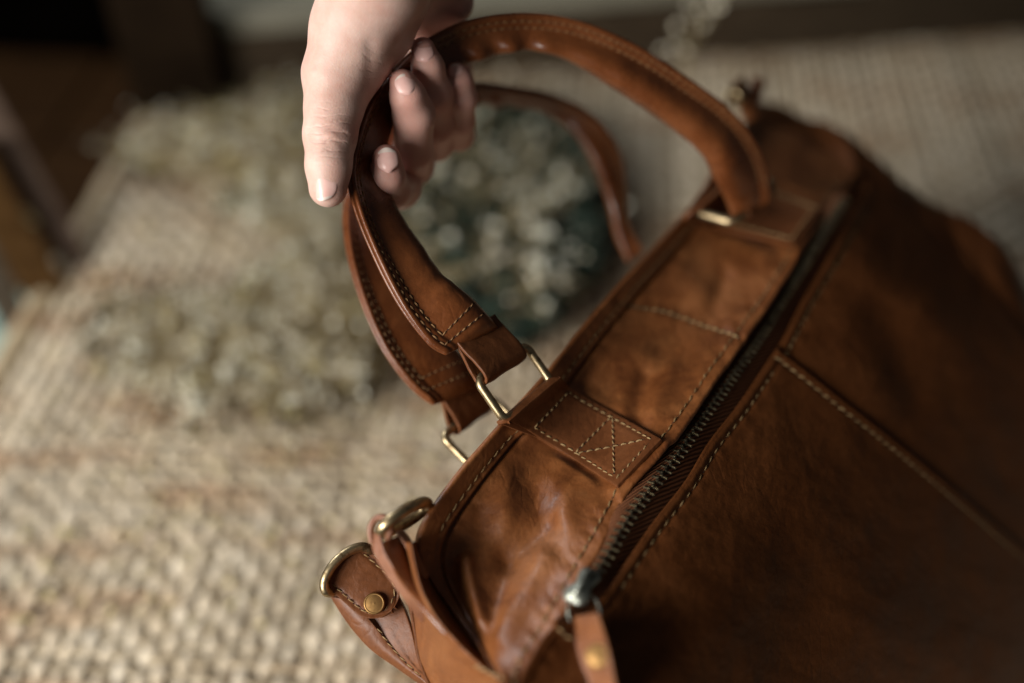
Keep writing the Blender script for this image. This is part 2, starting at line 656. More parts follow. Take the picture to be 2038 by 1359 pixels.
def put(name, me, loc, rz, parent, zs=1.0):
    o = bpy.data.objects.new(name, me)
    C.objects.link(o)
    o.parent = parent
    o.location = Vector((np.asarray(loc) - base) * S)
    o.rotation_euler = (0, 0, rz)
    o.scale = (zs, 1, 1)
    return o


for i in range(int(SW / pitch_x)):
    p = start + XD * (1.2 + i * pitch_x + rng.normal(0, .03)) + YD * 0
    put('reed_strand', warp_mesh[i % 2 + 2 * int(rng.integers(0, 3))], p + [0, 0, -.45 + rng.normal(0, .035)], rotz + rng.normal(0, .0006), seat, rng.uniform(.86, 1.08))
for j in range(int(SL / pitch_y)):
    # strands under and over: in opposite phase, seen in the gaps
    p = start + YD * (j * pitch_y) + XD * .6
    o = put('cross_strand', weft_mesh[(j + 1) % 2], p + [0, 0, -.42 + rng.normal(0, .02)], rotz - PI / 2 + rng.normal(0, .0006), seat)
# rolled border on the left and a base board under the weave
mb = MB()
n = 90
pth = [start + YD * (SL * i / n) + XD * (-.6) + np.array([.06 * math.sin(i * 2.1), 0, -1.1 + .05 * math.sin(i * 1.3)]) for i in range(n + 1)]
mb.tube(pth, 1.25, 14)
mb.build('border_roll', M['reed_edge'], seat)
v, f = box_pts(start + YD * (SL / 2) + XD * (SW / 2) + [0, 0, -2.6], XD * (SW / 2 - .5), YD * (SL / 2), np.array([0, 0, 1.4]))
build('seat_board', v, f, plain('seat_board_wood', (.05, .032, .018), (.09, .058, .032), 20, .7), seat, False)

# wooden backrest behind the seat: dark lower rail, ledge coloured pale where lit and a dim upper board
A0, B0 = G(500, 214, -1), G(2038, 92, -1)
bd = unit([B0[0] - A0[0], B0[1] - A0[1], 0])
bn = np.array([-bd[1], bd[0], 0])          # away from the camera
if bn[1] < 0:
    bn = -bn
mid = A0 + bd * 45
LE = G(438, 210, -1)
e0 = float(np.dot(LE - mid, bd))                # left end of the panelling
back = thing('wall_panelling', 'dark wooden rail with a grey ledge coloured pale at its lit end running behind the woven seat', 'panelling', mid)
w_dark = wood('rail_wood', (.028, .020, .013), (.060, .044, .028), .55)
w_lit = wood('lit_ledge_wood', (.13, .125, .095), (.25, .235, .18), .6)  # lit stretch of the ledge: the light is put into the paler colour
v, f = box_pts(mid + bd * (e0 + 150) / 2 + bn * 2.5 + [0, 0, 2.2], bd * (150 - e0) / 2, bn * 1.2, np.array([0, 0, 4.4]))
build('rail', v, f, w_dark, back, False)
v, f = box_pts(mid + bd * (e0 + 16) / 2 + bn * 14.5 + [0, 0, 7.6], bd * (16 - e0) / 2, bn * 13, np.array([0, 0, .8]))
build('ledge', v, f, w_lit, back, False)
v, f = box_pts(mid + bd * 72 + bn * 14.5 + [0, 0, 7.0], bd * 56, bn * 13, np.array([0, 0, .8]))
build('ledge', v, f, w_dark, back, False)  # same ledge carried on darker: its fading light is painted into the colour
v, f = box_pts(mid + bd * (e0 + 150) / 2 + bn * 31 + [0, 0, 20], bd * (150 - e0) / 2, bn * 1.2, np.array([0, 0, 16]))
build('panel', v, f, w_dark, back, False)

v, f = box_pts(G(362, 196) + np.array([0, 0, 17.0]), bd * 4.0, bn * 2.5, np.array([0, 0, 17.0]))
build('post', v, f, wood('post_wood', (.008, .005, .003), (.018, .011, .006), .6), back, False)

# low dark wooden box on the floor left of the seat
C0 = G(418, 222)
box = thing('wooden_box', 'low dark brown wooden box standing on the floor left of the woven seat', 'box', (C0[0] - 28, C0[1] - 4, -46))
bw = wood('dark_box_wood', (.006, .004, .003), (.014, .007, .004), .7)
bw2 = wood('warm_box_wood', (.014, .0065, .0025), (.036, .017, .006), .6)
bc0 = C0 - XD * 28 - YD * 4
for k in range(3):
    v, f = box_pts(bc0 + XD * (-15.4 + 15.4 * k) + [0, 0, -9.0 - .15 * k], XD * 7.6, YD * 27, np.array([0, 0, .9]))
    build('lid_board', v, f, bw2, box, False)
for sx in (-1, 1):
    v, f = box_pts(bc0 + XD * 22 * sx + [0, 0, -28.2], XD * 1.0, YD * 26, np.array([0, 0, 17.9]))
    build('side_board', v, f, bw, box, False)
for sy in (-1, 1):
    v, f = box_pts(bc0 + YD * 25 * sy + [0, 0, -28.2], XD * 20.9, YD * .9, np.array([0, 0, 17.8]))
    build('end_board', v, f, bw, box, False)

crate = thing('slatted_crate', 'crate of sloping brown slats half hidden below the left border of the seat', 'crate', P(40, 520, 84))


def leaning(p0, p1, half, thick, mat, label):
    p0, p1 = np.asarray(p0), np.asarray(p1)
    ax = unit(p1 - p0)
    vw = unit((p0 + p1) / 2 - CAMP)
    side = unit(np.cross(ax, vw))
    nn = unit(np.cross(side, ax))
    v, f = box_pts((p0 + p1) / 2, ax * np.linalg.norm(p1 - p0) / 2, side * half, nn * thick, .4)
    build('slat', v, f, mat, crate, False, label)


leaning(P(-70, 130, 87), P(175, 560, 90), 1.05, .6, wood('slat_wood_a', (.07, .048, .036), (.13, .092, .07)), 'pinkish brown slat, upper of the three')
leaning(P(-80, 290, 85), P(140, 660, 88), 1.5, .6, wood('slat_wood_b', (.045, .023, .008), (.08, .042, .015)), 'orange brown slat, middle of the three')
leaning(P(-60, 450, 86), P(80, 740, 88), 1.1, .6, wood('slat_wood_c', (.05, .04, .028), (.09, .072, .052)), 'grey brown slat, lowest of the three')
cu = P(-22, 705, 92)
bm = bmesh.new()
bmesh.ops.create_cube(bm, size=2)
bmesh.ops.subdivide_edges(bm, edges=bm.edges[:], cuts=5, use_grid_fill=True)
bm.verts.index_update()
v = np.array([q.co[:] for q in bm.verts])
r4 = np.abs(v)
v = v * (1 - .10 * (r4[:, [1, 2, 0]] ** 4)) * [5.5, 5.5, 2.6] * 1.0
f = [tuple(q.index for q in fa.verts) for fa in bm.faces]
bm.free()
cush = thing('green_cushion', 'grey green cushion just showing at the left below the seat border', 'cushion', cu)
build('cushion_cover', v + cu, f, plain('grey_green_cloth', (.22, .33, .28), (.30, .42, .37), 40, .9), cush)


# ------------------------------------------------------------------ the bag: surfaces
Z0, Z1 = np.array([1190., 1170.]), np.array([1700., 370.])


def w_zip(p):
    d = Z1 - Z0
    t = np.dot(np.asarray(p) - Z0, d) / np.dot(d, d)
    return .0241 - .0076 * t


NM = np.array([.37, -.53, -.77])


_zd = (Z1 - Z0) / np.linalg.norm(Z1 - Z0)


def w_main(px, py):
    """front panel: flat near the zip, then rounding away towards the bag's far side"""
    w0 = -(NM[0] * (px - CX) / FPX + NM[1] * (py - CY) / FPX + NM[2]) / 35.5
    d = -(px - Z0[0]) * _zd[1] + (py - Z0[1]) * _zd[0]
    d = max(0.0, d - 60.0) / 600.0
    al = (px - Z0[0]) * _zd[0] + (py - Z0[1]) * _zd[1]
    al = max(0.0, al - 790.0) / 150.0
    return 1.0 / (1.0 / w0 + 6.5 * d * d + (2.6 * al * al if d < .35 else 2.6 * al * al * max(0, 1 - (d - .35) * 2)))


PAIR_E = [(1498, 228), (1448, 300), (1388, 400), (1310, 490), (1245, 560), (1165, 652), (1092, 745), (985, 865), (905, 960), (842, 1058), (846, 1126), (900, 1212), (960, 1295), (1005, 1372)]
PAIR_Z = [(1706, 345), (1676, 378), (1600, 490), (1535, 592), (1478, 674), (1411, 768), (1331, 888), (1244, 986), (1196, 1078), (1152, 1157), (1103, 1241), (1065, 1295), (1033, 1348), (1030, 1385)]
WE = [.0156, .0165, .0172, .0180, .0186, .0196, .0205, .0214, .0222, .0228, .0230, .0233, .0237, .0240]
_pts = np.array(PAIR_E + PAIR_Z, float)
_w = np.array(WE + [w_zip(q) for q in PAIR_Z])


def _basis(p):
    x = (p[..., 0] - 1150) / 500
    y = (p[..., 1] - 800) / 500
    return np.stack([np.ones_like(x), x, y, x * x, x * y, y * y], -1)


_co = [float(k) for k in np.linalg.lstsq(_basis(_pts), _w, rcond=None)[0]]


def w_strip(px, py):
    x = (px - 1150) / 500
    y = (py - 800) / 500
    al = (px - Z0[0]) * _zd[0] + (py - Z0[1]) * _zd[1]
    al = max(0.0, al - 790.0) / 150.0
    return 1.0 / (1.0 / w_s0(x, y) + 2.6 * al * al)


def w_s0(x, y):
    return _co[0] + _co[1] * x + _co[2] * y + _co[3] * x * x + _co[4] * x * y + _co[5] * y * y


_zu = [float(k) for k in (Z1 - Z0) / np.linalg.norm(Z1 - Z0)]


def seg_d(p, a, b):
    ax_, ay_ = float(a[0]), float(a[1])
    ex_, ey_ = float(b[0]) - ax_, float(b[1]) - ay_
    px_, py_ = float(p[0]) - ax_, float(p[1]) - ay_
    t = (px_ * ex_ + py_ * ey_) / (ex_ * ex_ + ey_ * ey_)
    t = 0.0 if t < 0 else (1.0 if t > 1 else t)
    return math.hypot(px_ - t * ex_, py_ - t * ey_), t


def poly_d(p, line):
    return min(seg_d(p, line[i], line[i + 1])[0] for i in range(len(line) - 1))


SEAM_A = [(1222, 598), (1300, 622), (1390, 655), (1476, 674)]
FOLDS = [  # a, b, width px, height cm
    ((985, 950), (1002, 1045), 36, .36), ((924, 1122), (966, 1245), 17, .32), ((1092, 1125), (1003, 1285), 26, .26),
    ((1095, 1055), (1012, 1120), 24, -.20), ((1010, 1122), (980, 1290), 24, -.22), ((903, 1068), (912, 1084), 24, -.14), ((880, 1130), (945, 1265), 18, -.22), ((1120, 980), (1150, 1070), 30, .14), ((1060, 985), (1075, 1040), 18, -.10), ((945, 1000), (950, 1060), 14, -.08),
    ((1135, 800), (1250, 870), 17, .20), ((1285, 760), (1262, 850), 20, -.25), ((1200, 720), (1270, 720), 42, .30),
    ((1340, 750), (1310, 830), 20, .16), ((1165, 905), (1100, 970), 26, .12), ((1150, 760), (1215, 800), 20, -.12), ((1340, 560), (1400, 600), 35, .16),
    ((1440, 560), (1420, 620), 18, -.16), ((1270, 600), (1400, 640), 14, -.08), ((1480, 350), (1560, 420), 40, .2),
    ((1300, 520), (1330, 540), 26, .12), ((1180, 960), (1130, 1040), 26, .18), ((1450, 480), (1520, 520), 24, .14),
]


TABQ = [((1034, 858), (1118, 776), (1325, 890), (1236, 981)), ((1397, 458), (1478, 372), (1634, 430), (1585, 504))]


def tab_mask(p):
    """1 under a stitched tab, fading out within a few pixels round it"""
    best = 0.0
    for q in TABQ:
        cx_ = sum(k[0] for k in q) / 4
        cy_ = sum(k[1] for k in q) / 4
        if abs(p[0] - cx_) + abs(p[1] - cy_) > 300:
            continue
        ins = 1e9
        for i in range(4):
            a, b = q[i], q[(i + 1) % 4]
            ex_, ey_ = b[0] - a[0], b[1] - a[1]
            L_ = math.hypot(ex_, ey_)
            side = ((p[0] - a[0]) * ey_ - (p[1] - a[1]) * ex_) / L_
            sc_ = ((cx_ - a[0]) * ey_ - (cy_ - a[1]) * ex_)
            ins = min(ins, side if sc_ > 0 else -side)
        best = max(best, float(sstep(-22, 0, ins)))
    return best


def h_strip(p, s):
    """relief of the upper strip, s from the opening edge (0) to the zip (1)"""
    h = 0.36 * math.sin(PI * min(max((s - .145) / .855, 0), 1)) ** .7 if s > .145 else 0.0
    for a, b, wd, am in FOLDS:
        d, _ = seg_d(p, a, b)
        if d < wd * 3:
            h += am * math.exp(-(d / wd) ** 2) * float(sstep(.1, .3, s)) * float(sstep(1.0, .8, s))
    q = (p[0] * .01, p[1] * .01, 0)
    h += (.10 * nz(q, 1.1, 3) + .04 * nz(q, 2.6, 8) + .008 * nz(q, 7, 1)) * float(sstep(.12, .25, s))
    h += .003 * nz(q, 14, 5)
    h = h * (1 - tab_mask(p)) + .22 * tab_mask(p)
    h -= .17 * math.exp(-((s - .145) / .011) ** 2)           # groove inside the rolled edge
    h += .12 * float(sstep(.142, .128, s)) - .035 * math.exp(-((s - .088) / .014) ** 2) + 0.02
    al = (p[0] * _zu[0] + p[1] * _zu[1])
    h += .022 * math.sin(al * .17 + 2 * nz(q, 3, 2)) * (math.exp(-((s - .94) / .045) ** 2) + math.exp(-((s - .185) / .035) ** 2))
    d = poly_d(p, SEAM_A)
    h += .02 * math.sin((p[0] * .9 + p[1] * .4) * .2) * math.exp(-(d / 16) ** 2)
    h -= .05 * math.exp(-(d / 6) ** 2)
    return h


def surf(px, py, wf, h=0.0):
    """point of a bag surface with height h above it, and its normal"""
    p0 = P(px, py, 1 / wf(px, py))
    e = 3.0
    a = P(px + e, py, 1 / wf(px + e, py)) - p0
    b = P(px, py + e, 1 / wf(px, py + e)) - p0
    n = unit(np.cross(b, a))
    if np.dot(n, CAMP - p0) < 0:
        n = -n
    return p0 + n * h, n


bag = thing('leather_bag', 'large tan brown leather bag with brass rings and open zip, held up by one handle', 'bag', (22, 55, 0))

nu, nv = 420, 96
Ec = catmull(PAIR_E, nu)
Zc = catmull(PAIR_Z, nu)
Gs = np.zeros((nu, nv + 10, 3))
ss = np.linspace(0, 1, nv)
for i in range(nu):
    for j, s in enumerate(ss):
        p = Ec[i] * (1 - s) + Zc[i] * s
        q, n_ = surf(p[0], p[1], w_strip, h_strip(p, s))
        Gs[i, j + 5] = q
        if j == 0:
            out = unit(Gs[i, 5] - surf(*(Ec[i] * .95 + Zc[i] * .05), w_strip, 0)[0])
            for k in range(5):       # rolled over the opening edge
                a = PI * (5 - k) / 6
                Gs[i, k] = q + n_ * (-.20 + .20 * math.cos(a)) + out * .20 * math.sin(a) * (1 if k > 0 else .6)
            e0 = (q, n_)
        if j == nv - 1:
            inn = unit(Zc[i] - Ec[i])
            d3 = unit(surf(p[0], p[1], w_strip)[0] - surf(*(p - inn * 6), w_strip)[0])
            for k in range(5):       # folded down at the zip
                a = PI * (k + 1) / 6
                Gs[i, nv + 5 + k] = q + n_ * (-.12 + .12 * math.cos(a)) + d3 * .12 * math.sin(a) * (1 if k < 4 else 0)
strip = sheet('top_panel', flip_to(Gs), M['leather'], bag)

# --- main panel, in two pieces that meet at the cross seam
ZR = [(1722, 388), (1690, 447), (1648, 520), (1600, 600), (1554, 690), (1531, 722), (1472, 808), (1413, 884), (1367, 960), (1305, 1040), (1252, 1118), (1200, 1195), (1150, 1234), (1096, 1258), (1056, 1316), (1020, 1390)]
SEAM_B = [(1546, 702), (1590, 735), (1680, 806), (1780, 884), (1880, 966), (1960, 1034), (2060, 1120), (2140, 1190)]
MAINF = [((1700, 480), (1800, 640), 40, .25), ((1760, 620), (1820, 800), 40, -.25), ((1640, 620), (1760, 780), 50, .2), ((1850, 620), (1960, 860), 50, .3),
         ((1600, 560), (1640, 620), 30, -.12), ((1900, 780), (2000, 960), 36, -.2), ((1450, 1150), (1300, 1359), 90, .5), ((1750, 1250), (2038, 1300), 100, .5),
         ((1600, 1180), (1560, 1359), 60, -.3), ((1210, 1300), (1150, 1400), 40, .3), ((1540, 900), (1620, 1000), 60, .2)]


def h_main(p, upper):
    h = 0.0
    for a, b, wd, am in MAINF:
        d, _ = seg_d(p, a, b)
        h += .5 * am * math.exp(-(d / wd) ** 2)
    q = (p[0] * .01, p[1] * .01, 0)
    h += .10 * nz(q, .7, 11) + .05 * nz(q, 2.0, 21) + .018 * nz(q, 6, 2) + .008 * nz(q, 16, 7)
    dz = poly_d(p, ZR)
    h *= float(sstep(0, 60, dz))
    h += .020 * math.sin((p[0] * _zu[0] + p[1] * _zu[1]) * .16 + 2 * nz(q, 3, 6)) * math.exp(-((dz - 24) / 14) ** 2)
    h += .06 * math.exp(-((dz - 6) / 7) ** 2) - .05 * math.exp(-((dz - 18) / 5) ** 2)
    if upper:
        h -= .16 * math.exp(-(poly_d(p, SEAM_B) / 26) ** 2)
    else:
        ds = poly_d(p, SEAM_B)
        h += .05 * math.exp(-(ds / 7) ** 2) - .05 * math.exp(-((ds - 15) / 5) ** 2)
    return h


def main_w(px, py):
    return w_main(px, py)


def panel(name, A, B, nu, nv, upper, mat, roll_end=False):
    Ac, Bc = catmull(A, nu), catmull(B, nu)
    R_ = np.zeros((nu, nv + 5, 3))
    for i in range(nu):
        for j in range(nv):
            s = (j / (nv - 1)) ** 1.35
            p = Ac[i] * (1 - s) + Bc[i] * s
            q, n_ = surf(p[0], p[1], main_w, h_main(p, upper) + .05)
            R_[i, j + 5] = q
            if j == 0:
                out = unit(q - surf(*(Ac[i] + (Bc[i] - Ac[i]) * .02), main_w, 0)[0])
                for k in range(5):
                    a = PI * (5 - k) / 6
                    R_[i, k] = q + n_ * (-.11 + .11 * math.cos(a)) + out * .11 * math.sin(a)
    return R_


lower_A = ZR[4:]
lower_B = [(2140, 1192), (2140, 1225), (2140, 1260), (2140, 1300), (2130, 1340), (2050, 1400), (1920, 1450), (1780, 1460), (1640, 1460), (1480, 1460), (1300, 1460), (1090, 1450)]
Ac = catmull(lower_A, 240)
# the first line of the lower panel is the seam itself, folded under
Lg = panel('front_panel', lower_A, lower_B, 240, 150, False, None)
seam_c = catmull(SEAM_B, 150)
first = []
for j in range(150):
    s = (j / 149) ** 1.35
    ts = s
    p = catmull(SEAM_B, ts=[ts])[0]
    q, n_ = surf(p[0], p[1], main_w, .05 + .08)
    first.append((q, n_))
# pull the first rows of the panel on to the seam curve
K = 40
for j in range(150):
    q, n_ = first[j]
    for i in range(K):
        f_ = (1 - i / K) ** 2
        Lg[i, j + 5] = Lg[i, j + 5] * (1 - f_) + (q - n_ * 0) * f_ if i else q
fold = np.zeros((4, Lg.shape[1], 3))
for j in range(Lg.shape[1]):
    jj = min(max(j - 5, 0), 149)
    q, n_ = first[jj]
    basep = Lg[0, j]
    out = unit(Lg[0, j] - Lg[3, j])
    for k in range(4):
        a = PI * (4 - k) / 5
        fold[k, j] = basep + n_ * (-.09 + .09 * math.cos(a)) + out * .09 * math.sin(a)
Lg = np.concatenate([fold, Lg], 0)
sheet('front_panel', flip_to(Lg), M['leather_shaded'], bag)

upper_A = [(1728, 358)] + ZR[:5] + [(1531, 722)]
upper_B = [(1815, 430), (1890, 500), (1965, 580), (2045, 690), (2120, 830), (2140, 1000), (2130, 1205)]
Ug = panel('upper_panel', upper_A, upper_B, 170, 120, True, None)
sheet('side_panel', flip_to(Ug), M['leather_shaded'], bag)

# --- lower side of the bag: the front panel turned down to the seat
rim = [Lg[i, -1] if Lg[10, -1][1] < Lg[10, 5][1] or True else Lg[i, 0] for i in range(4, Lg.shape[0], 3)]
rim += [P(1040, 1470, 42.5), P(960, 1462, 43.3), P(885, 1440, 44.3)]
Dg = np.zeros((len(rim), 12, 3))
cm = np.mean(np.array(rim), 0)
for i, q in enumerate(rim):
    inn = unit([22 - q[0], 55 - q[1], 0])
    for j in range(12):
        s = j / 11
        Dg[i, j] = q + inn * (1.6 * s * s) + np.array([0, 0, -s * (q[2] - .35)]) - inn * .5 * math.sin(PI * s)
sheet('bottom_panel', flip_to(Dg, np.array([10, -60, 30])), M['leather_shaded'], bag, .15)

# --- far end gusset that turns away into the shade
ridge = [(1495, 235), (1560, 262), (1640, 304), (1728, 352), (1815, 430), (1890, 500), (1965, 580), (2045, 690), (2120, 830), (2140, 930)]
sil = [(1500, 196), (1560, 212), (1620, 238), (1690, 268), (1786, 352), (1856, 405), (1930, 436), (2000, 492), (2060, 600), (2160, 800)]
rc, slc = catmull(ridge, 140), catmull(sil, 140)
Gg = np.zeros((140, 26, 3))
for i in range(140):
    w0 = min(w_main(*rc[i]), w_strip(*rc[i]) if rc[i][0] < 1700 else 1)
    a = P(rc[i][0], rc[i][1], 1 / w0)
    zz = 1 / w0
    b = P(slc[i][0], slc[i][1], zz + 4.5)
    for j in range(14):
        s = j / 13
        q = a * (1 - s) + b * s
        q = q + UP * (.25 * math.sin(PI * s)) + np.array([0, 0, .22 * nz((i * .05, s * 2, 0), 2, 3)])
        Gg[i, j] = q
    for j in range(14, 26):
        s = (j - 13) / 12
        Gg[i, j] = b + np.array([.3 * s, .8 * math.sin(s * PI), -s * max(b[2] - .3, 1)])
sheet('end_gusset', flip_to(Gg), M['leather_shaded'], bag)

# --- back and underside of the bag, down to the seat
Bc_ = []
cols = np.vstack([Ec[::6][:int(len(Ec[::6]) * .70)]])
Bg = np.zeros((len(cols), 16, 3))
for i, p in enumerate(cols):
    q, n_ = surf(p[0], p[1], w_strip, 0)
    for j in range(16):
        s = j / 15
        Bg[i, j] = q + np.array([.9 * s + 1.2 * s * s, .3 - .5 * s, -.35 - s * max(q[2] - .6, .5)])
sheet('back_panel', flip_to(Bg, np.array([-80, 120, 30])), M['leather_shaded'], bag, .15)


# ------------------------------------------------------------------ stitches
HOLES = []


def stitch_row(mb, path, normals, length, gap, r=.045, wob=.12, lift=.0, side=.0):
    """separate short thread loops sunk at both ends, along a 3d path"""
    path = np.asarray(path, float)
    normals = np.asarray(normals, float)
    r0 = r
    seg = np.linalg.norm(np.diff(path, axis=0), axis=1)
    s = np.concatenate([[0], np.cumsum(seg)])
    x = 0.0
    while x + length < s[-1]:
        L_ = length * random.uniform(.86, 1.08)
        a = np.array([np.interp(x, s, path[:, k]) for k in range(3)])
        b = np.array([np.interp(x + L_, s, path[:, k]) for k in range(3)])
        n_ = unit([np.interp(x, s, normals[:, k]) for k in range(3)])
        t = unit(b - a)
        r = r0 * random.uniform(.70, .88)
        sd = np.cross(n_, t)
        tilt = wob * length * random.uniform(.6, 1.2)
        pts, rr = [], []
        for k in range(6):
            u = k / 5
            pts.append(a * (1 - u) + b * u + sd * (tilt * (u - .5) + side) + n_ * (lift + r * (1.5 * math.sin(PI * u) ** .6 - .7)))
            rr.append(r * (.55 + .5 * math.sin(PI * u)))
        mb.tube(pts, rr, 5)
        HOLES.append((b + t * gap * .5 + n_ * .012, n_, t, sd, r))
        x += L_ + gap * random.uniform(.8, 1.25)


def px_path(pts, wf, hf, n=60):
    c = catmull(pts, n)
    q = [surf(p[0], p[1], wf, hf(p)) for p in c]
    return [a for a, _ in q], [b for _, b in q]


def strip_s(p):
    """position across the strip at a pixel"""
    d = np.linalg.norm(Ec - np.asarray(p), axis=1)
    best, bs = 1e9, 0
    for i in range(0, nu, 6):
        dd, t = seg_d(p, Ec[i], Zc[i])
        if dd < best:
            best, bs = dd, t
    return bs


def row_st(pts, name, mat='thread', ln=.27, gap=.10, r=.045, wf=w_strip, hf=None, n=60, wob=.12, label=None):
    if hf is None:
        hf = lambda p: h_strip(p, strip_s(p)) + .03
    mb = MB()
    a, b = px_path(pts, wf, hf, n)
    stitch_row(mb, a, b, ln, gap, r, wob)
    o = mb.build(name, M[mat], bag, True, label)
    o['kind'] = 'stuff'
    return o


def across(s, i0, i1, k=14):
    idx = np.linspace(i0 * (nu - 1), i1 * (nu - 1), k).astype(int)
    return [tuple(Ec[i] * (1 - s) + Zc[i] * s) for i in idx]


row_st(across(.085, .05, .70, 26), 'edge_stitching', 'thread', .34, .15, .036, n=160)
row_st(across(.955, .06, .99, 30), 'zip_stitching', 'thread', .38, .13, .042, n=180)
row_st([(1240, 606), (1300, 624), (1390, 655), (1474, 676)], 'cross_stitching', 'thread', .30, .10, .06, n=50, wob=.3)
zr = np.array(catmull(ZR[:12], 60))
dirn = np.gradient(zr, axis=0)
off = np.stack([-dirn[:, 1], dirn[:, 0]], 1)
off = off / np.linalg.norm(off, axis=1)[:, None]
if off[20][0] < 0:
    off = -off
row_st([tuple(p) for p in (zr + off * 17)[2:]][::2], 'zip_stitching', 'thread', .42, .15, .04, wf=w_main, hf=lambda p: h_main(p, False) + .05, n=180)
sb = np.array(catmull(SEAM_B, 50))
row_st([tuple(p + np.array([-9, 12])) for p in sb][::3], 'seam_stitching', 'thread', .36, .12, .05, wf=w_main, hf=lambda p: .19, n=150, wob=.25)

# ------------------------------------------------------------------ zip
zl2 = catmull(PAIR_Z[1:11], 200)
zr2 = catmull(ZR[:14], 400)
cen, wid3 = [], []
for p in zl2:
    k = np.argmin(np.linalg.norm(zr2 - p, axis=1))
    cen.append((p + zr2[k]) / 2)
cen = np.array(cen)
cen = catmull(cen[::14], 200) + np.array([-9.0, -5.5])


def zp(p, h=-.22):
    a, n1 = surf(p[0], p[1], lambda x, y: w_zip((x, y)), 0)
    n_ = unit(surf(p[0], p[1], w_main)[1] + surf(p[0], p[1], w_strip)[1])
    return a + n_ * h, n_


cd = np.gradient(cen, axis=0)
cn = np.stack([-cd[:, 1], cd[:, 0]], 1)
cn /= np.linalg.norm(cn, axis=1)[:, None]
Tg = np.zeros((200, 25, 3))
for i in range(200):
    half = min(np.linalg.norm(zl2[i] - cen[i]) + 10, 50)
    for j in range(25):
        s = (j - 12) / 12
        p = cen[i] + cn[i] * s * half
        Tg[i, j] = zp(p, -.15 - .36 * abs(s) ** 2 + .05 * math.exp(-(s * 4) ** 2) + .02 * nz((p[0] * .03, p[1] * .03, 0), 1))[0]
tape = sheet('zip_tape', flip_to(Tg), M['tape'], bag)
# teeth: one mesh shared by all
bm = bmesh.new()


def bmbox(bm, c, h, bev=.02):
    r = bmesh.ops.create_cube(bm, size=2)
    for v in r['verts']:
        v.co = (c[0] + v.co.x * h[0], c[1] + v.co.y * h[1], c[2] + v.co.z * h[2])


bmbox(bm, (.13, 0, -.01), (.13, .034, .045))
bmbox(bm, (.02, 0, .02), (.055, .066, .075))
bmbox(bm, (.25, 0, -.02), (.035, .050, .035))
for v in bm.verts:
    v.co *= S
bmesh.ops.bevel(bm, geom=bm.edges[:], offset=.014 * S, segments=2, affect='EDGES')
tooth = bpy.data.meshes.new('zip_tooth')
bm.to_mesh(tooth)
bm.free()
tooth.materials.append(M['teeth'])
c3 = np.array([zp(p, -.02)[0] for p in cen])
n3 = np.array([zp(p, -.10)[1] for p in cen])
seg = np.linalg.norm(np.diff(c3, axis=0), axis=1)
s_ = np.concatenate([[0], np.cumsum(seg)])
x, k = 0.6, 0
from mathutils import Matrix
tb = ORIGIN[tape.name]
while x < s_[-1] - 1.9:
    c_ = np.array([np.interp(x, s_, c3[:, q]) for q in range(3)])
    c2_ = np.array([np.interp(x + .1, s_, c3[:, q]) for q in range(3)])
    n_ = unit([np.interp(x, s_, n3[:, q]) for q in range(3)])
    t_ = unit(c2_ - c_)
    sd = np.cross(t_, n_) * (1 if k % 2 else -1)
    n2 = np.cross(sd, t_) * 1.0
    if np.dot(n2, n_) < 0:
        ty = -t_
    else:
        ty = t_
    n2 = np.cross(sd, ty)
    o = bpy.data.objects.new('zip_tooth', tooth)
    C.objects.link(o)
    o.parent = tape
    R_ = Matrix(((sd[0], ty[0], n2[0]), (sd[1], ty[1], n2[1]), (sd[2], ty[2], n2[2])))
    jr = Matrix.Rotation(random.uniform(-.06, .06), 3, 'Z') @ Matrix.Rotation(random.uniform(-.05, .05), 3, 'X')
    o.matrix_local = Matrix.Translation(Vector((c_ - tb + sd * .02) * S)) @ (R_ @ jr).to_4x4()
    x += .178
    k += 1

# slider and leather pull
sp, sn = zp(cen[np.argmin(np.abs(cen[:, 1] - 1172))], .02)
st = unit(c3[np.argmin(np.abs(cen[:, 1] - 1172))] - c3[np.argmin(np.abs(cen[:, 1] - 1110))])   # towards the camera end
ssd = np.cross(sn, st)


def frame_mesh(name, outline, h0, h1, o_, ex, ey, ez, mat, parent, bev=.05, label=None):
    """outline in (x,y) cm extruded from h0 to h1, bevelled"""
    bm = bmesh.new()
    vs = [bm.verts.new((x, y, h0)) for x, y in outline]
    fc = bm.faces.new(vs)
    r = bmesh.ops.extrude_face_region(bm, geom=[fc])
    for v in [g for g in r['geom'] if isinstance(g, bmesh.types.BMVert)]:
        v.co.z = h1
    bmesh.ops.recalc_face_normals(bm, faces=bm.faces[:])
    sharp = [e for e in bm.edges if len(e.link_faces) == 2 and e.calc_face_angle() > .9]
    bmesh.ops.bevel(bm, geom=sharp, offset=bev, segments=3, affect='EDGES')
    bm.verts.index_update()
    v = np.array([v.co[:] for v in bm.verts])
    W_ = o_ + v[:, :1] * ex + v[:, 1:2] * ey + v[:, 2:] * ez
    f = [tuple(q.index for q in fa.verts) for fa in bm.faces]
    bm.free()
    return build(name, W_, f, mat, parent, True, label)


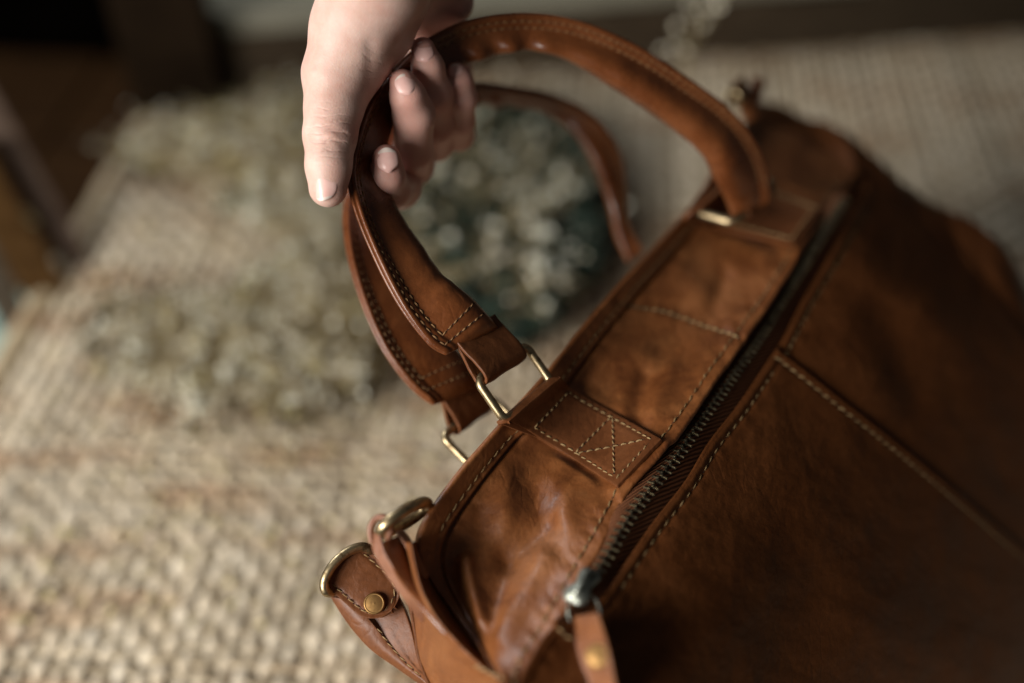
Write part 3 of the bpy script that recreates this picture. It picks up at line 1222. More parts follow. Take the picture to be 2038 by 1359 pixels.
ol = [(-.62, -.28), (-.35, -.36), (.1, -.26), (.45, -.42), (.75, -.40), (.85, -.2), (.85, .2), (.75, .40), (.45, .42), (.1, .26), (-.35, .36), (-.62, .28)]
slider = frame_mesh('zip_slider', [(x_ * 1.12, y_ * 1.15) for x_, y_ in ol], 0, .24, sp + sn * .14, st, ssd, sn, M['steel'], bag, .05)
ol2 = [(-.50, -.10), (.60, -.15), (.72, -.08), (.72, .08), (.60, .15), (-.50, .10), (-.58, 0)]
frame_mesh('bridge', ol2, 0, .15, sp + sn * .40, st, ssd, sn, M['steel'], slider, .04)
for q in (-.42, .56):
    frame_mesh('bridge_post', [(-.06, -.08), (.06, -.08), (.06, .08), (-.06, .08)], 0, .12, sp + sn * .34 + st * q, st, ssd, sn, M['steel'], slider, .015)
mb = MB()
mb.tube(catmull([P(1136, 1240, 40.3), P(1130, 1218, 40.3), P(1133, 1196, 40.5), P(1150, 1186, 40.75), P(1176, 1184, 40.9), P(1188, 1198, 40.6), P(1194, 1222, 40.3), P(1180, 1240, 40.2), P(1158, 1244, 40.2), P(1136, 1240, 40.3)], 40), .042, 7)
mb.build('link', M['steel'], slider)


def ribbon(name, left, right, mat, thick=.16, n=40, m=10, parent=None, bulge=0.0, bevel=.04, label=None):
    """leather ribbon between two rows of 3d points"""
    Lc, Rc = catmull(left, n), catmull(right, n)
    R_ = np.zeros((n, m, 3))
    for i in range(n):
        for j in range(m):
            s = j / (m - 1)
            R_[i, j] = Lc[i] * (1 - s) + Rc[i] * s
    R_ = flip_to(R_)
    if bulge:
        for i in range(n):
            for j in range(m):
                s = j / (m - 1)
                R_[i, j] = R_[i, j] + unit(CAMP - R_[i, j]) * bulge * math.sin(PI * s)
    return sheet(name, R_, mat, parent or bag, thick, bevel, label)


pull = ribbon('zip_pull', [P(1142, 1226, 39.9), P(1147, 1262, 39.4), P(1162, 1310, 38.9), P(1178, 1370, 38.5), P(1186, 1420, 38.2)],
              [P(1190, 1218, 39.2), P(1201, 1255, 38.6), P(1214, 1305, 38.1), P(1224, 1365, 37.7), P(1232, 1415, 37.4)], M['leather'], .14, 40, 12)
ribbon('zip_pull', [P(1134, 1234, 40.5), P(1140, 1272, 40.0), P(1155, 1320, 39.4), P(1172, 1380, 38.9), P(1180, 1420, 38.7)],
       [P(1176, 1230, 40.0), P(1185, 1265, 39.5), P(1198, 1315, 38.9), P(1210, 1370, 38.5), P(1218, 1420, 38.2)], M['leather_edge'], .14, 40, 12)


def dome(name, c, n_, r, h, mat, parent, rim=None):
    ex = unit(np.cross(n_, [0.3, 1, .1]))
    ey = np.cross(n_, ex)
    prof = [(1.0, -.1), (1.05, .1), (1.03, .42), (.96, .62), (.90, .66), (.86, .60), (.80, .62), (.55, .74), (.25, .80), (0.02, .81)]
    vs = []
    for a, b in prof:
        for k in range(28):
            t = 2 * PI * k / 28
            vs.append(c + (ex * math.cos(t) + ey * math.sin(t)) * a * r + n_ * b * h)
    f = grid_faces(len(prof), 28, 0, False, True) + [tuple((len(prof) - 1) * 28 + k for k in range(28))]
    return build(name, vs, f, mat, parent)


pn = unit(CAMP - P(1187, 1305, 38.4) + np.array([-10, 0, 6]))
dome('rivet', P(1189, 1306, 38.38), pn, .40, .16, M['rivet'], pull)

# zipper end stop leather flap with its stitches
row_st([(1108, 1252), (1118, 1266), (1140, 1278)], 'zip_stitching', 'thread', .3, .1, .06, wf=w_main, hf=lambda p: .16, n=12, wob=.3)


# ------------------------------------------------------------------ rings
def rrect(c, ex, ey, hx, hy, rad, n=8):
    pts = []
    for sx, sy, a0 in ((1, 1, 0), (-1, 1, 90), (-1, -1, 180), (1, -1, 270)):
        cx_, cy_ = sx * (hx - rad), sy * (hy - rad)
        for k in range(n + 1):
            a = math.radians(a0 + 90 * k / n)
            pts.append(c + ex * (cx_ + rad * math.cos(a)) + ey * (cy_ + rad * math.sin(a)))
    return pts


def dense(pts, k=3):
    pts = np.asarray(pts)
    out = []
    for i in range(len(pts)):
        a, b = pts[i], pts[(i + 1) % len(pts)]
        m = max(1, int(np.linalg.norm(b - a) / .25))
        for j in range(m):
            out.append(a + (b - a) * j / m)
    return out


def ring(name, UL, UR, LL, LR, r, rad=.35, label=None):
    """rectangular ring through four corner points of its centre line"""
    UL, UR, LL, LR = map(np.asarray, (UL, UR, LL, LR))
    c = (UL + UR + LL + LR) / 4
    ex = unit((UR - UL) + (LR - LL))
    v = (UL - LL) + (UR - LR)
    ey = unit(v - ex * np.dot(v, ex))
    hx = (np.linalg.norm(UR - UL) + np.linalg.norm(LR - LL)) / 4
    hy = np.linalg.norm(v) / 4
    mb = MB()
    mb.tube(dense(rrect(c, ex, ey, hx, hy, rad)), r, 14, True)
    return mb.build(name, M['brass'], bag, True, label), c, ex, ey, hx, hy


def loop(name, bar_c, bar_d, hw, anchor, r, mat, thick=.15, gap=.10, spread=0.0, nprof=None, shift=None, label=None):
    """a strap end folded round a ring's bar: profile goes anchor - round the bar - anchor"""
    u = bar_c - anchor
    u = u - bar_d * np.dot(u, bar_d)
    Lk = np.linalg.norm(u)
    u = unit(u)
    nn = np.cross(bar_d, u)
    if np.dot(nn, CAMP - bar_c) < 0:
        nn = -nn
    a0 = bar_c - u * Lk
    prof = []
    for k in range(10):
        s = k / 10
        prof.append(a0 + u * Lk * s + nn * (gap + (r - gap) * sstep(0, 1, s)))
    for k in range(13):
        a = PI * k / 12
        prof.append(bar_c + u * r * math.sin(a) + nn * r * math.cos(a))
    for k in range(1, 11):
        s = 1 - k / 10
        prof.append(a0 + u * Lk * s - nn * (gap + (r - gap) * sstep(0, 1, s)))
    m = 14
    R_ = np.zeros((len(prof), m, 3))
    for i, p in enumerate(prof):
        for j in range(m):
            s = j / (m - 1) * 2 - 1
            R_[i, j] = p + bar_d * hw * s + u * .05 * nz((s, i * .2, 0), 2, 5) + nn * .03 * nz((s * 2, i * .3, 1), 2, 9)
    i = 3
    nrm = np.cross(R_[i + 1, 5] - R_[i, 5], R_[i, 6] - R_[i, 5])
    if np.dot(nrm, nn) < 0:
        R_ = R_[:, ::-1]
    return sheet(name, R_, mat, bag, thick, .045, label)


# front left ring: links the near handle end to the stitched tab
r1 = ring('handle_ring', P(944, 757, 45.6), P(1042, 694, 47.7), P(1010, 838, 45.9), P(1104, 757, 47.9), .182, .38)
# ring at the far end of the near handle
r2 = ring('handle_ring', P(1462, 438, 55.2), P(1545, 362, 57.6), P(1384, 428, 56.0), P(1468, 350, 58.4), .24, .38)
# rings of the rear handle
r3 = ring('handle_ring', P(888, 862, 50.2), P(985, 790, 52.6), P(930, 935, 49.6), P(1030, 850, 52.0), .182, .38)


def strap_patch(name, quad, lift, mat, nu=40, nv=28, thick=.16, wf=w_strip, edge=.05, label=None):
    """stitched patch lying on the bag: quad of pixels a,b (start edge) c,d (end edge)"""
    a, b, c, d = (np.array(q, float) for q in quad)
    R_ = np.zeros((nu, nv, 3))
    for i in range(nu):
        for j in range(nv):
            u, v = i / (nu - 1), j / (nv - 1)
            p = (a * (1 - v) + b * v) * (1 - u) + (c * (1 - v) + d * v) * u
            lf = lift(u, v) if callable(lift) else lift
            q, n_ = surf(p[0], p[1], wf, lf)
            R_[i, j] = q
    return sheet(name, flip_to(R_), mat, bag, thick, edge, label), R_


def tab_lift(u, v):
    e = min(v, 1 - v, (1 - u) * 1.5)
    h = .47 - .06 * sstep(.0, .12, .12 - e) + .03 * math.sin(u * 5 + v * 3)
    h += .14 * float(sstep(.22, 0, u))
    h -= .045 * math.exp(-((e - .09) / .03) ** 2)             # pulled in along the stitches
    return h


T1 = [(1034, 858), (1118, 776), (1236, 981), (1325, 890)]


def belt(name, quad, lift, liftb, bar0, bar1, r, mat, ub=.55, thick=.16, nv=30):
    """one leather band: stitched down, round the bar of the ring and back under itself"""
    a, b, c, d = (np.array(q, float) for q in quad)
    rows = []
    for j in range(nv):
        v = j / (nv - 1)
        bc = bar0 * (1 - v) + bar1 * v
        st0, st1 = a * (1 - v) + b * v, c * (1 - v) + d * v
        top = [surf(*(st0 * (1 - u) + st1 * u), w_strip, lift(u, v))[0] for u in np.linspace(1, 0, 46)]
        q0, n0 = surf(*st0, w_strip, lift(0, v))
        u_ = unit(bc - q0)
        nn = unit(n0 - u_ * np.dot(n0, u_))
        arc = [bc + r * (nn * math.cos(x_) + u_ * math.sin(x_)) for x_ in np.linspace(.15, PI - .1, 9)]
        bot = [surf(*(st0 * (1 - u) + st1 * u), w_strip, liftb + .0 * u)[0] for u in np.linspace(.10, ub, 8)]
        rest = catmull([top[-1]] + arc + [arc[-1] * .5 + bot[0] * .5 - nn * .03] + bot, 60)[1:]
        rows.append(top + list(rest))
    R_ = np.array(rows).transpose(1, 0, 2)
    # slightly uneven edges
    for i in range(R_.shape[0]):
        e = R_[i, -1] - R_[i, 0]
        for j in (0, 1):
            R_[i, j] = R_[i, j] + unit(e) * .02 * nz((i * .15, 0, j * .1), 1, 3)
    i = 10
    nrm = np.cross(R_[i + 1, 5] - R_[i, 5], R_[i, 6] - R_[i, 5])
    if np.dot(nrm, CAMP - R_[i, 5]) < 0:
        R_ = R_[:, ::-1]
    return sheet(name, R_, mat, bag, thick, .05)


belt('handle_tab', T1, tab_lift, .20, P(1006, 841, 45.95), P(1105, 756, 47.85), .36, M['leather_dark'])


def patch_row(quad, uvs, lift, name, n=30, ln=.27, gap=.09, r=.045, mat='thread'):
    a, b, c, d = (np.array(q, float) for q in quad)
    pts, ns = [], []
    uv = np.array(uvs, float)
    for k in range(n):
        t = k / (n - 1) * (len(uv) - 1)
        i = min(int(t), len(uv) - 2)
        u, v = uv[i] + (uv[i + 1] - uv[i]) * (t - i)
        p = (a * (1 - v) + b * v) * (1 - u) + (c * (1 - v) + d * v) * u
        q, n_ = surf(p[0], p[1], w_strip, lift(u, v) if callable(lift) else lift)
        pts.append(q)
        ns.append(n_)
    mb = MB()
    stitch_row(mb, pts, ns, ln, gap, r, .2)
    o = mb.build(name, M[mat], bag)
    o['kind'] = 'stuff'


for uvs in ([(.03, .09), (.95, .09)], [(.03, .91), (.95, .91)], [(.03, .09), (.03, .91)], [(.95, .09), (.95, .91)],
            [(.52, .09), (.52, .91)], [(.54, .10), (.93, .90)], [(.54, .90), (.93, .10)]):
    patch_row(T1, uvs, tab_lift, 'tab_stitching')

# far tab
T2 = [(1397, 458), (1478, 372), (1585, 504), (1634, 430)]
belt('handle_tab', T2, lambda u, v: .47, .2, P(1381, 428, 56.0), P(1468, 350, 58.4), .52, M['leather_dark'])
for uvs in ([(.03, .08), (.97, .08)], [(.03, .92), (.97, .92)], [(.95, .1), (.95, .9)]):
    patch_row(T2, uvs, .56, 'tab_stitching', 20, .3, .1, .06)

# ------------------------------------------------------------------ handles
def handle(O, I, pads, name='handle', mat=None, n=150, stitch=True, rows=(.30, .60), both=False, thick=.17, endcap=(True, True)):
    """a padded rolled handle: O = stitched two-layer welt edge, I = round inner edge"""
    Oc, Ic = catmull(O, n), catmull(I, n)
    pd = catmull([(q, 0) for q in pads], n)[:, 0]
    mids = (Oc + Ic) / 2
    tg = np.gradient(mids, axis=0)
    rowpts = [[] for _ in rows]
    rown = [[] for _ in rows]
    sec = []
    prof_ = []
    for i in range(n):
        a = Ic[i] - Oc[i]
        W = np.linalg.norm(a)
        a = a / W
        t = unit(tg[i])
        b = unit(np.cross(t, a))
        if i == 0:
            if np.dot(b, CAMP - mids[i]) < 0:
                sgn = -1
            else:
                sgn = 1
        b = b * sgn
        p = pd[i]
        e = min(i, n - 1 - i)
        tap = math.sqrt(min(1, (e + .6) / 4))
        k = thick
        wr = 1 + .20 * nz((i * .09, 0, 0), 1, 6) + .12 * nz((i * .22, 0, 0), 1, 2)
        wr += .34 * math.sin(i * 2 * PI / (n * .052)) * float(sstep(.48, .53, i / n)) * float(sstep(.68, .60, i / n))
        hp = (k + (p * .52) * wr)
        pr = [(.14, 0.0), (.03, .03), (-.01, .10), (.03, k), (.14, k + .03), (.26, k + .02), (.30, k - .02), (.40, k + .03), (.54, k + .02), (.60, k - .02), (.72, k + .04)]
        wi = W
        pr += [(.72 + (wi - .72) * .25, k + (hp - k) * .62), (.72 + (wi - .72) * .50, hp * .98), (.72 + (wi - .72) * .70, hp), (.72 + (wi - .72) * .86, hp * .80), (.72 + (wi - .72) * .96, hp * .45), (wi, 0)]
        prm = pr + [(x_, -y_) for x_, y_ in pr[-2:0:-1]]
        for (x_, y_) in prm:
            sec.append(Oc[i] + a * x_ + b * y_ * tap)
        prof_.append((a, b, [q_[0] for q_ in pr], [q_[1] * tap for q_ in pr]))
        for r_, x_ in enumerate(rows):
            if i >= (7, 12)[r_] and i < n - (7, 12)[r_]:
                rowpts[r_].append(Oc[i] + a * x_ + b * (k - .0) * tap)
                rown[r_].append(b)
    m = len(prm)
    f = grid_faces(n, m, 0, False, True)
    f += [tuple(range(m))[::-1], tuple((n - 1) * m + q for q in range(m))]
    o = build(name, sec, f, mat or M['leather_handle'], bag)
    bm = bmesh.new()
    bm.from_mesh(o.data)
    bmesh.ops.recalc_face_normals(bm, faces=bm.faces[:])
    bm.to_mesh(o.data)
    bm.free()
    if stitch:
        mb = MB()
        for r_ in range(len(rows)):
            stitch_row(mb, rowpts[r_], rown[r_], .26, .12, .042, .15)
        s_o = mb.build('stitching', M['thread_dark'], o)
        s_o['kind'] = 'stuff'
        for r_, kk in ((0, 7), (1, 12)):
            a_, b_, xs, ys = prof_[kk]
            mb2 = MB()
            xx = np.linspace(rows[r_], xs[-1] - .12, 24)
            bow = lambda x_: .18 * math.sin(PI * (x_ - xx[0]) / (xx[-1] - xx[0]))
            tt = unit(Oc[kk + 2] - Oc[kk])
            stitch_row(mb2, [Oc[kk] + a_ * x_ + b_ * (np.interp(x_, xs, ys) + .01) for x_ in xx], [b_] * 24, .25, .09, .042, .15)
            s_o = mb2.build('end_stitching', M['thread_dark'], o)
            s_o['kind'] = 'stuff'
    return o, Oc, Ic


HO = [P(888, 706, 45.6), P(852, 682, 45.5), P(800, 612, 45.4), P(752, 520, 45.5), P(712, 420, 45.9), P(697, 340, 46.3), P(716, 250, 47.0), P(752, 178, 47.8), P(812, 112, 48.6),
      P(872, 66, 49.2), P(950, 36, 49.7), P(1050, 26, 50.3), P(1150, 40, 50.9), P(1262, 88, 51.7), P(1372, 158, 52.6), P(1456, 222, 53.5), P(1508, 292, 54.4), P(1528, 352, 55.2), P(1530, 405, 55.9)]
HI = [P(992, 652, 47.1), P(935, 594, 47.0), P(868, 548, 47.4), P(816, 478, 47.9), P(766, 400, 48.6), P(750, 320, 49.1), P(764, 245, 49.5), P(796, 190, 49.9), P(850, 152, 50.2),
      P(912, 134, 50.4), P(975, 112, 50.8), P(1045, 98, 51.2), P(1130, 122, 51.5), P(1225, 180, 51.9), P(1322, 244, 52.6), P(1398, 308, 53.4), P(1424, 360, 54.2), P(1444, 400, 54.9), P(1456, 430, 55.3)]
PADS = [.35, .95, 1.1, 1.05, .9, .9, .9, .9, .95, 1, 1.05, 1.0, 1.1, 1.05, 1, 1, .8, .5, .2]
hd, Oc, Ic = handle(HO, HI, PADS, n=260)
hd['label'] = 'near padded handle held by the hand'
# loop of leather from the handle end round the upper bar of the ring
b1c = (P(944, 757, 45.6) + P(1042, 694, 47.7)) / 2
b1d = unit(P(1042, 694, 47.7) - P(944, 757, 45.6))
endc = (Oc[6] + Ic[6]) / 2
loop('handle_loop', b1c, b1d, 1.28, endc, .42, M['leather_dark'], .15, .10)
e2 = (Oc[-6] + Ic[-6]) / 2
b22c = (P(1462, 438, 55.2) + P(1545, 362, 57.6)) / 2
b22d = unit(P(1545, 362, 57.6) - P(1462, 438, 55.2))
loop('handle_loop', b22c, b22d, 1.25, e2, .38, M['leather_dark'], .15, .10)

# rear handle
RO = [P(862, 806, 49.6), P(812, 762, 49.4), P(760, 688, 49.4), P(716, 585, 49.8), P(690, 480, 50.4), P(690, 390, 51.2), P(720, 300, 52.4), P(790, 225, 54.0), P(870, 182, 55.2),
      P(950, 170, 56.2), P(1030, 178, 57.2), P(1110, 196, 58.2), P(1185, 234, 59.0), P(1228, 290, 60.0), P(1242, 360, 60.6), P(1248, 440, 60.6), P(1282, 500, 60.4)]
RI = [P(955, 775, 51.6), P(925, 720, 51.8), P(868, 650, 52.0), P(815, 560, 52.4), P(775, 480, 53.0), P(765, 400, 54.0), P(790, 320, 55.0), P(840, 262, 56.0), P(900, 222, 57.0),
      P(958, 204, 58.4), P(1022, 204, 59.5), P(1082, 214, 60.0), P(1138, 262, 59.8), P(1182, 335, 59.8), P(1212, 410, 60.2), P(1226, 470, 60.2), P(1250, 525, 60.2)]
rh, ROc, RIc = handle(RO, RI, [.3, .8, .9, .9, .8, .8, .8, .8, .7, .6, .5, .6, .5, .4, .3, .2, .2], n=200)
rh['label'] = 'rear handle hanging free behind the hand'
b3c = (P(888, 862, 50.2) + P(985, 790, 52.6)) / 2
b3d = unit(P(985, 790, 52.6) - P(888, 862, 50.2))
loop('handle_loop', b3c, b3d, 1.25, (ROc[5] + RIc[5]) / 2, .40, M['leather_dark'], .15, .10)
ribbon('rear_tab', [P(925, 930, 49.7), P(990, 950, 49.6), P(1040, 990, 49.4)], [P(1030, 850, 52.0), P(1090, 880, 51.6), P(1140, 930, 51.0)], M['leather_dark'], .2)

# ------------------------------------------------------------------ near end of the bag: gusset, strap and rings
GLc = [(800, 1078), (808, 1120), (812, 1160), (822, 1215), (828, 1262), (836, 1310), (858, 1362), (890, 1430)]
RGc = [(818, 1080), (828, 1130), (842, 1178), (872, 1230), (908, 1276), (950, 1322), (992, 1366), (1040, 1430)]
VLc = [(840, 1076), (846, 1100), (850, 1126), (900, 1204), (958, 1272), (1000, 1330), (1040, 1380), (1075, 1440)]
gl, rg, vl = catmull(GLc, 90), catmull(RGc, 90), catmull(VLc, 90)
Qg = np.zeros((90, 40, 3))
for i in range(90):
    a = P(gl[i][0], gl[i][1], 44.6)
    m_ = P(rg[i][0], rg[i][1], 41.6 - .6 * i / 90)
    b = surf(vl[i][0], vl[i][1], w_strip, -.25)[0]
    for j in range(40):
        t = j / 39
        # quadratic blend through the ridge
        c_ = catmull([a, a * .45 + m_ * .55 + unit(CAMP - m_) * .55, m_, m_ * .5 + b * .5 - unit(CAMP - b) * .5, b], ts=[t])[0]
        q = (c_[0] * .3, c_[1] * .3, c_[2] * .3)
        Qg[i, j] = c_ + unit(CAMP - c_) * (.12 * nz(q, 2, 4) + .04 * nz(q, 6, 4))
sheet('side_gusset', flip_to(Qg), M['leather'], bag)
row_st([(955, 1335), (985, 1350), (1020, 1366)], 'gusset_stitching', 'thread', .3, .1, .06, wf=w_strip, hf=lambda p: .3, n=14, wob=.3)

# strap that holds the round ring, three visible layers
ribbon('ring_strap', [P(737, 1062, 43.0), P(742, 1098, 42.8), P(766, 1142, 42.6), P(800, 1190, 42.4), P(838, 1240, 42.9)],
       [P(752, 1058, 42.6), P(766, 1100, 42.4), P(790, 1140, 42.2), P(826, 1184, 42.0), P(858, 1222, 42.7)], M['leather_edge'], .12, 50, 8)
ribbon('ring_strap', [P(766, 1076, 42.6), P(772, 1108, 42.4), P(796, 1152, 42.1), P(830, 1198, 41.8), P(880, 1260, 41.4)],
       [P(800, 1064, 43.6), P(815, 1100, 43.4), P(838, 1145, 43.0), P(868, 1200, 42.2), P(905, 1262, 41.6)], M['leather_handle'], .14, 50, 12, bulge=.16)
ribbon('ring_strap', [P(789, 1058, 43.2), P(806, 1082, 43.0), P(824, 1118, 42.8), P(846, 1152, 42.8)],
       [P(803, 1053, 43.4), P(823, 1080, 43.3), P(840, 1114, 43.2), P(856, 1146, 43.2)], M['leather_edge'], .10, 40, 6)
# the fold that goes over the ring
mb = MB()
pt = catmull([P(741, 1080, 42.9), P(738, 1050, 42.9), P(752, 1030, 42.9), P(772, 1032, 42.8), P(778, 1050, 42.7), P(772, 1076, 42.6)], 30)
mb.tube(pt, .13, 8, flat=1.0)
mb.build('strap_fold', M['leather_edge'], bag)


def torus_ring(name, c, ex, ey, rx, ry, r, mat, dshape=False, label=None):
    pts = []
    n = 60
    for k in range(n):
        a = 2 * PI * k / n
        x_, y_ = math.cos(a), math.sin(a)
        if dshape:
            y_ = max(y_, -.55)
        pts.append(c + ex * rx * x_ + ey * ry * y_)
    mb = MB()
    mb.tube(pts, r, 14, True)
    return mb.build(name, mat, bag, True, label)


# round ring, seen nearly edge on
ca = P(762, 1050, 42.6)
cb_ = P(846, 1010, 44.6)
cc = (ca + cb_) / 2
ex = unit(cb_ - ca)
vd_ = unit(cc - CAMP)
torus_ring('strap_ring', cc, ex, unit(vd_ * .97 - UP * .22 + RT * .10 - ex * np.dot(vd_ * .97 - UP * .22 + RT * .10, ex)), np.linalg.norm(cb_ - ca) / 2, .72, .24, M['brass'])
# D ring with its riveted tab
d0, d1 = P(650, 1178, 46.2), P(736, 1094, 46.9)
dc = (d0 + d1) / 2
dx = unit(d1 - d0)
top_ = P(655, 1105, 46.2)
dy = unit((top_ - dc) - dx * np.dot(top_ - dc, dx))
hr = np.linalg.norm(d1 - d0) / 2
pts = [dc + dx * hr * math.cos(a) * 1.0 + dy * .66 * max(math.sin(a), 0) for a in np.linspace(0, PI, 40)]
dz_ = unit(dc - CAMP) * .42
pts += [dz_ + dc - dx * hr * .96 - dy * .12, dz_ + dc - dx * hr * .8 - dy * .2, dz_ + dc - dy * .2, dz_ + dc + dx * hr * .8 - dy * .2, dz_ + dc + dx * hr * .96 - dy * .12]
mb = MB()
mb.tube(dense(pts), .20, 14, True)
mb.build('d_ring', M['brass'], bag)


def round_tab(name, corners, z, mat, lift=.0, parent=None):
    pass


# under strap of the near end
US_L = [P(658, 1188, 47.6), P(690, 1238, 47.4), P(735, 1290, 47.1), P(790, 1330, 46.8), P(850, 1372, 46.4)]
US_R = [P(748, 1120, 47.8), P(790, 1180, 47.2), P(815, 1240, 46.6), P(835, 1310, 46.0), P(880, 1372, 45.4)]
ribbon('end_strap', US_L, US_R, M['leather_dark'], .25, 60, 24, bulge=.05, bevel=.08)
ribbon('strap_binding', [p + unit(CAMP - p) * .12 for p in US_L], [P(704, 1196, 47.2), P(742, 1242, 46.8), P(768, 1275, 46.7), P(806, 1318, 46.4), P(850, 1358, 46.0)], M['leather_dark'], .15, 60, 8, bulge=.12)
tabp = []
A_, B_ = P(653, 1168, 46.5), P(724, 1088, 47.0)
ax_ = unit(B_ - A_)
wt = np.linalg.norm(B_ - A_) / 2
Cn = (A_ + B_) / 2
tipp = P(752, 1246, 46.2)
ay_ = (tipp - Cn)
ay_ = ay_ - ax_ * np.dot(ay_, ax_)
Lt = np.linalg.norm(ay_)
ay_ = unit(ay_)
az_ = np.cross(ax_, ay_)
if np.dot(az_, CAMP - Cn) < 0:
    az_ = -az_
nuT, nvT = 60, 30
Tt = np.zeros((nuT, nvT, 3))
rowL, rowN = [], []
for i in range(nuT):
    y_ = Lt * i / (nuT - 1)
    yy = max(0, y_ - (Lt - wt)) / wt
    half = wt * (1.02 - .02 * yy) * math.sqrt(max(1 - (yy * .985) ** 2, .0005))
    for j in range(nvT):
        s = j / (nvT - 1) * 2 - 1
        h = .06 * (1 - s * s) + .05 * math.sin(i * .15) * 0
        d_edge = half * (1 - abs(s))
        h -= .05 * math.exp(-((d_edge - .2) / .08) ** 2)
        h += .02 * nz((s * 1.2, i * .08, 0), 2, 7)
        h += .14 * math.exp(-(y_ / .35) ** 2)
        Tt[i, j] = Cn + ay_ * (y_ - .30 * (1 - s * s) * max(0, 1 - y_ / 1.2) * 1.5) + ax_ * half * s + az_ * h
rtab = sheet('ring_tab', Tt if np.dot(np.cross(Tt[31, 15] - Tt[30, 15], Tt[30, 16] - Tt[30, 15]), az_) > 0 else Tt[:, ::-1], M['leather_dark'], bag, .2, .07)
sp_ = []
for k in range(60):
    t = k / 59
    Ls = Lt - wt
    hw_ = wt - .2
    if t < .38:
        q = Cn + ax_ * (-hw_) + ay_ * (Ls * t / .38)
    elif t > .62:
        q = Cn + ax_ * hw_ + ay_ * (Ls * (1 - t) / .38)
    else:
        a = PI * (t - .38) / .24
        q = Cn + ay_ * Ls + ax_ * (-math.cos(a) * hw_) + ay_ * math.sin(a) * hw_
    sp_.append(q + az_ * .045)
mb = MB()
stitch_row(mb, sp_, [az_] * 60, .25, .09, .035, .2)
o = mb.build('stitching', M['thread'], rtab)
o['kind'] = 'stuff'
dome('rivet', P(745, 1201, 46.25), az_, .42, .17, M['rivet'], rtab)
mb = MB()
a = [P(752, 1250, 46.5), P(775, 1282, 46.4), P(808, 1318, 46.2), P(840, 1348, 45.9)]
cc_ = catmull(a, 30)
stitch_row(mb, [q + unit(CAMP - q) * .08 for q in cc_], [unit(CAMP - q) for q in cc_], .26, .12, .038, .2)
o = mb.build('strap_stitching', M['thread'], bag)
o['kind'] = 'stuff'

# underside that closes the near end down to the seat
ue = catmull([P(812, 1160, 45.2), P(830, 1262, 45.0), P(838, 1310, 44.8), P(880, 1420, 44.4)], 30)
Ue = np.zeros((30, 10, 3))
for i in range(30):
    for j in range(10):
        s = j / 9
        Ue[i, j] = ue[i] + np.array([2.6 * s + .8 * math.sin(PI * s), 2.4 * s, -s * (ue[i][2] - .4)])
sheet('end_panel', flip_to(Ue), M['leather_shaded'], bag, .15)

# small things at the far end of the bag: ring with leather keeper, and a side ring
mb = MB()
mb.tube(catmull([P(1452, 205, 62.5), P(1450, 190, 62), P(1462, 180, 62), P(1472, 192, 62), P(1470, 212, 62.6)], 24), .22, 10)
mb.build('strap_ring', M['brass'], bag)
ribbon('ring_strap', [P(1448, 178, 62.6), P(1470, 205, 62.4), P(1485, 240, 62.2)], [P(1478, 150, 63.4), P(1500, 190, 63.2), P(1520, 230, 62.8)], M['leather'], .3, 30, 8, bulge=.2)
ribbon('ring_strap', [P(1495, 152, 63.6), P(1490, 185, 63.3), P(1478, 225, 62.8)], [P(1526, 160, 63.6), P(1515, 195, 63.3), P(1505, 232, 62.8)], M['leather_handle'], .3, 30, 8, bulge=.2)
# the awl holes between the stitches
mb = MB()
for (c_, n_, t_, sd_, r_) in HOLES:
    ring_ = [c_ + (t_ * math.cos(2 * PI * k / 7) * 1.5 + sd_ * math.sin(2 * PI * k / 7) * 1.1) * r_ for k in range(7)]
    mb.add(ring_ + [c_ - n_ * .02], [(k, (k + 1) % 7, 7) for k in range(7)])
o = mb.build('needle_holes', M['lining'], bag, False)
o['kind'] = 'stuff'


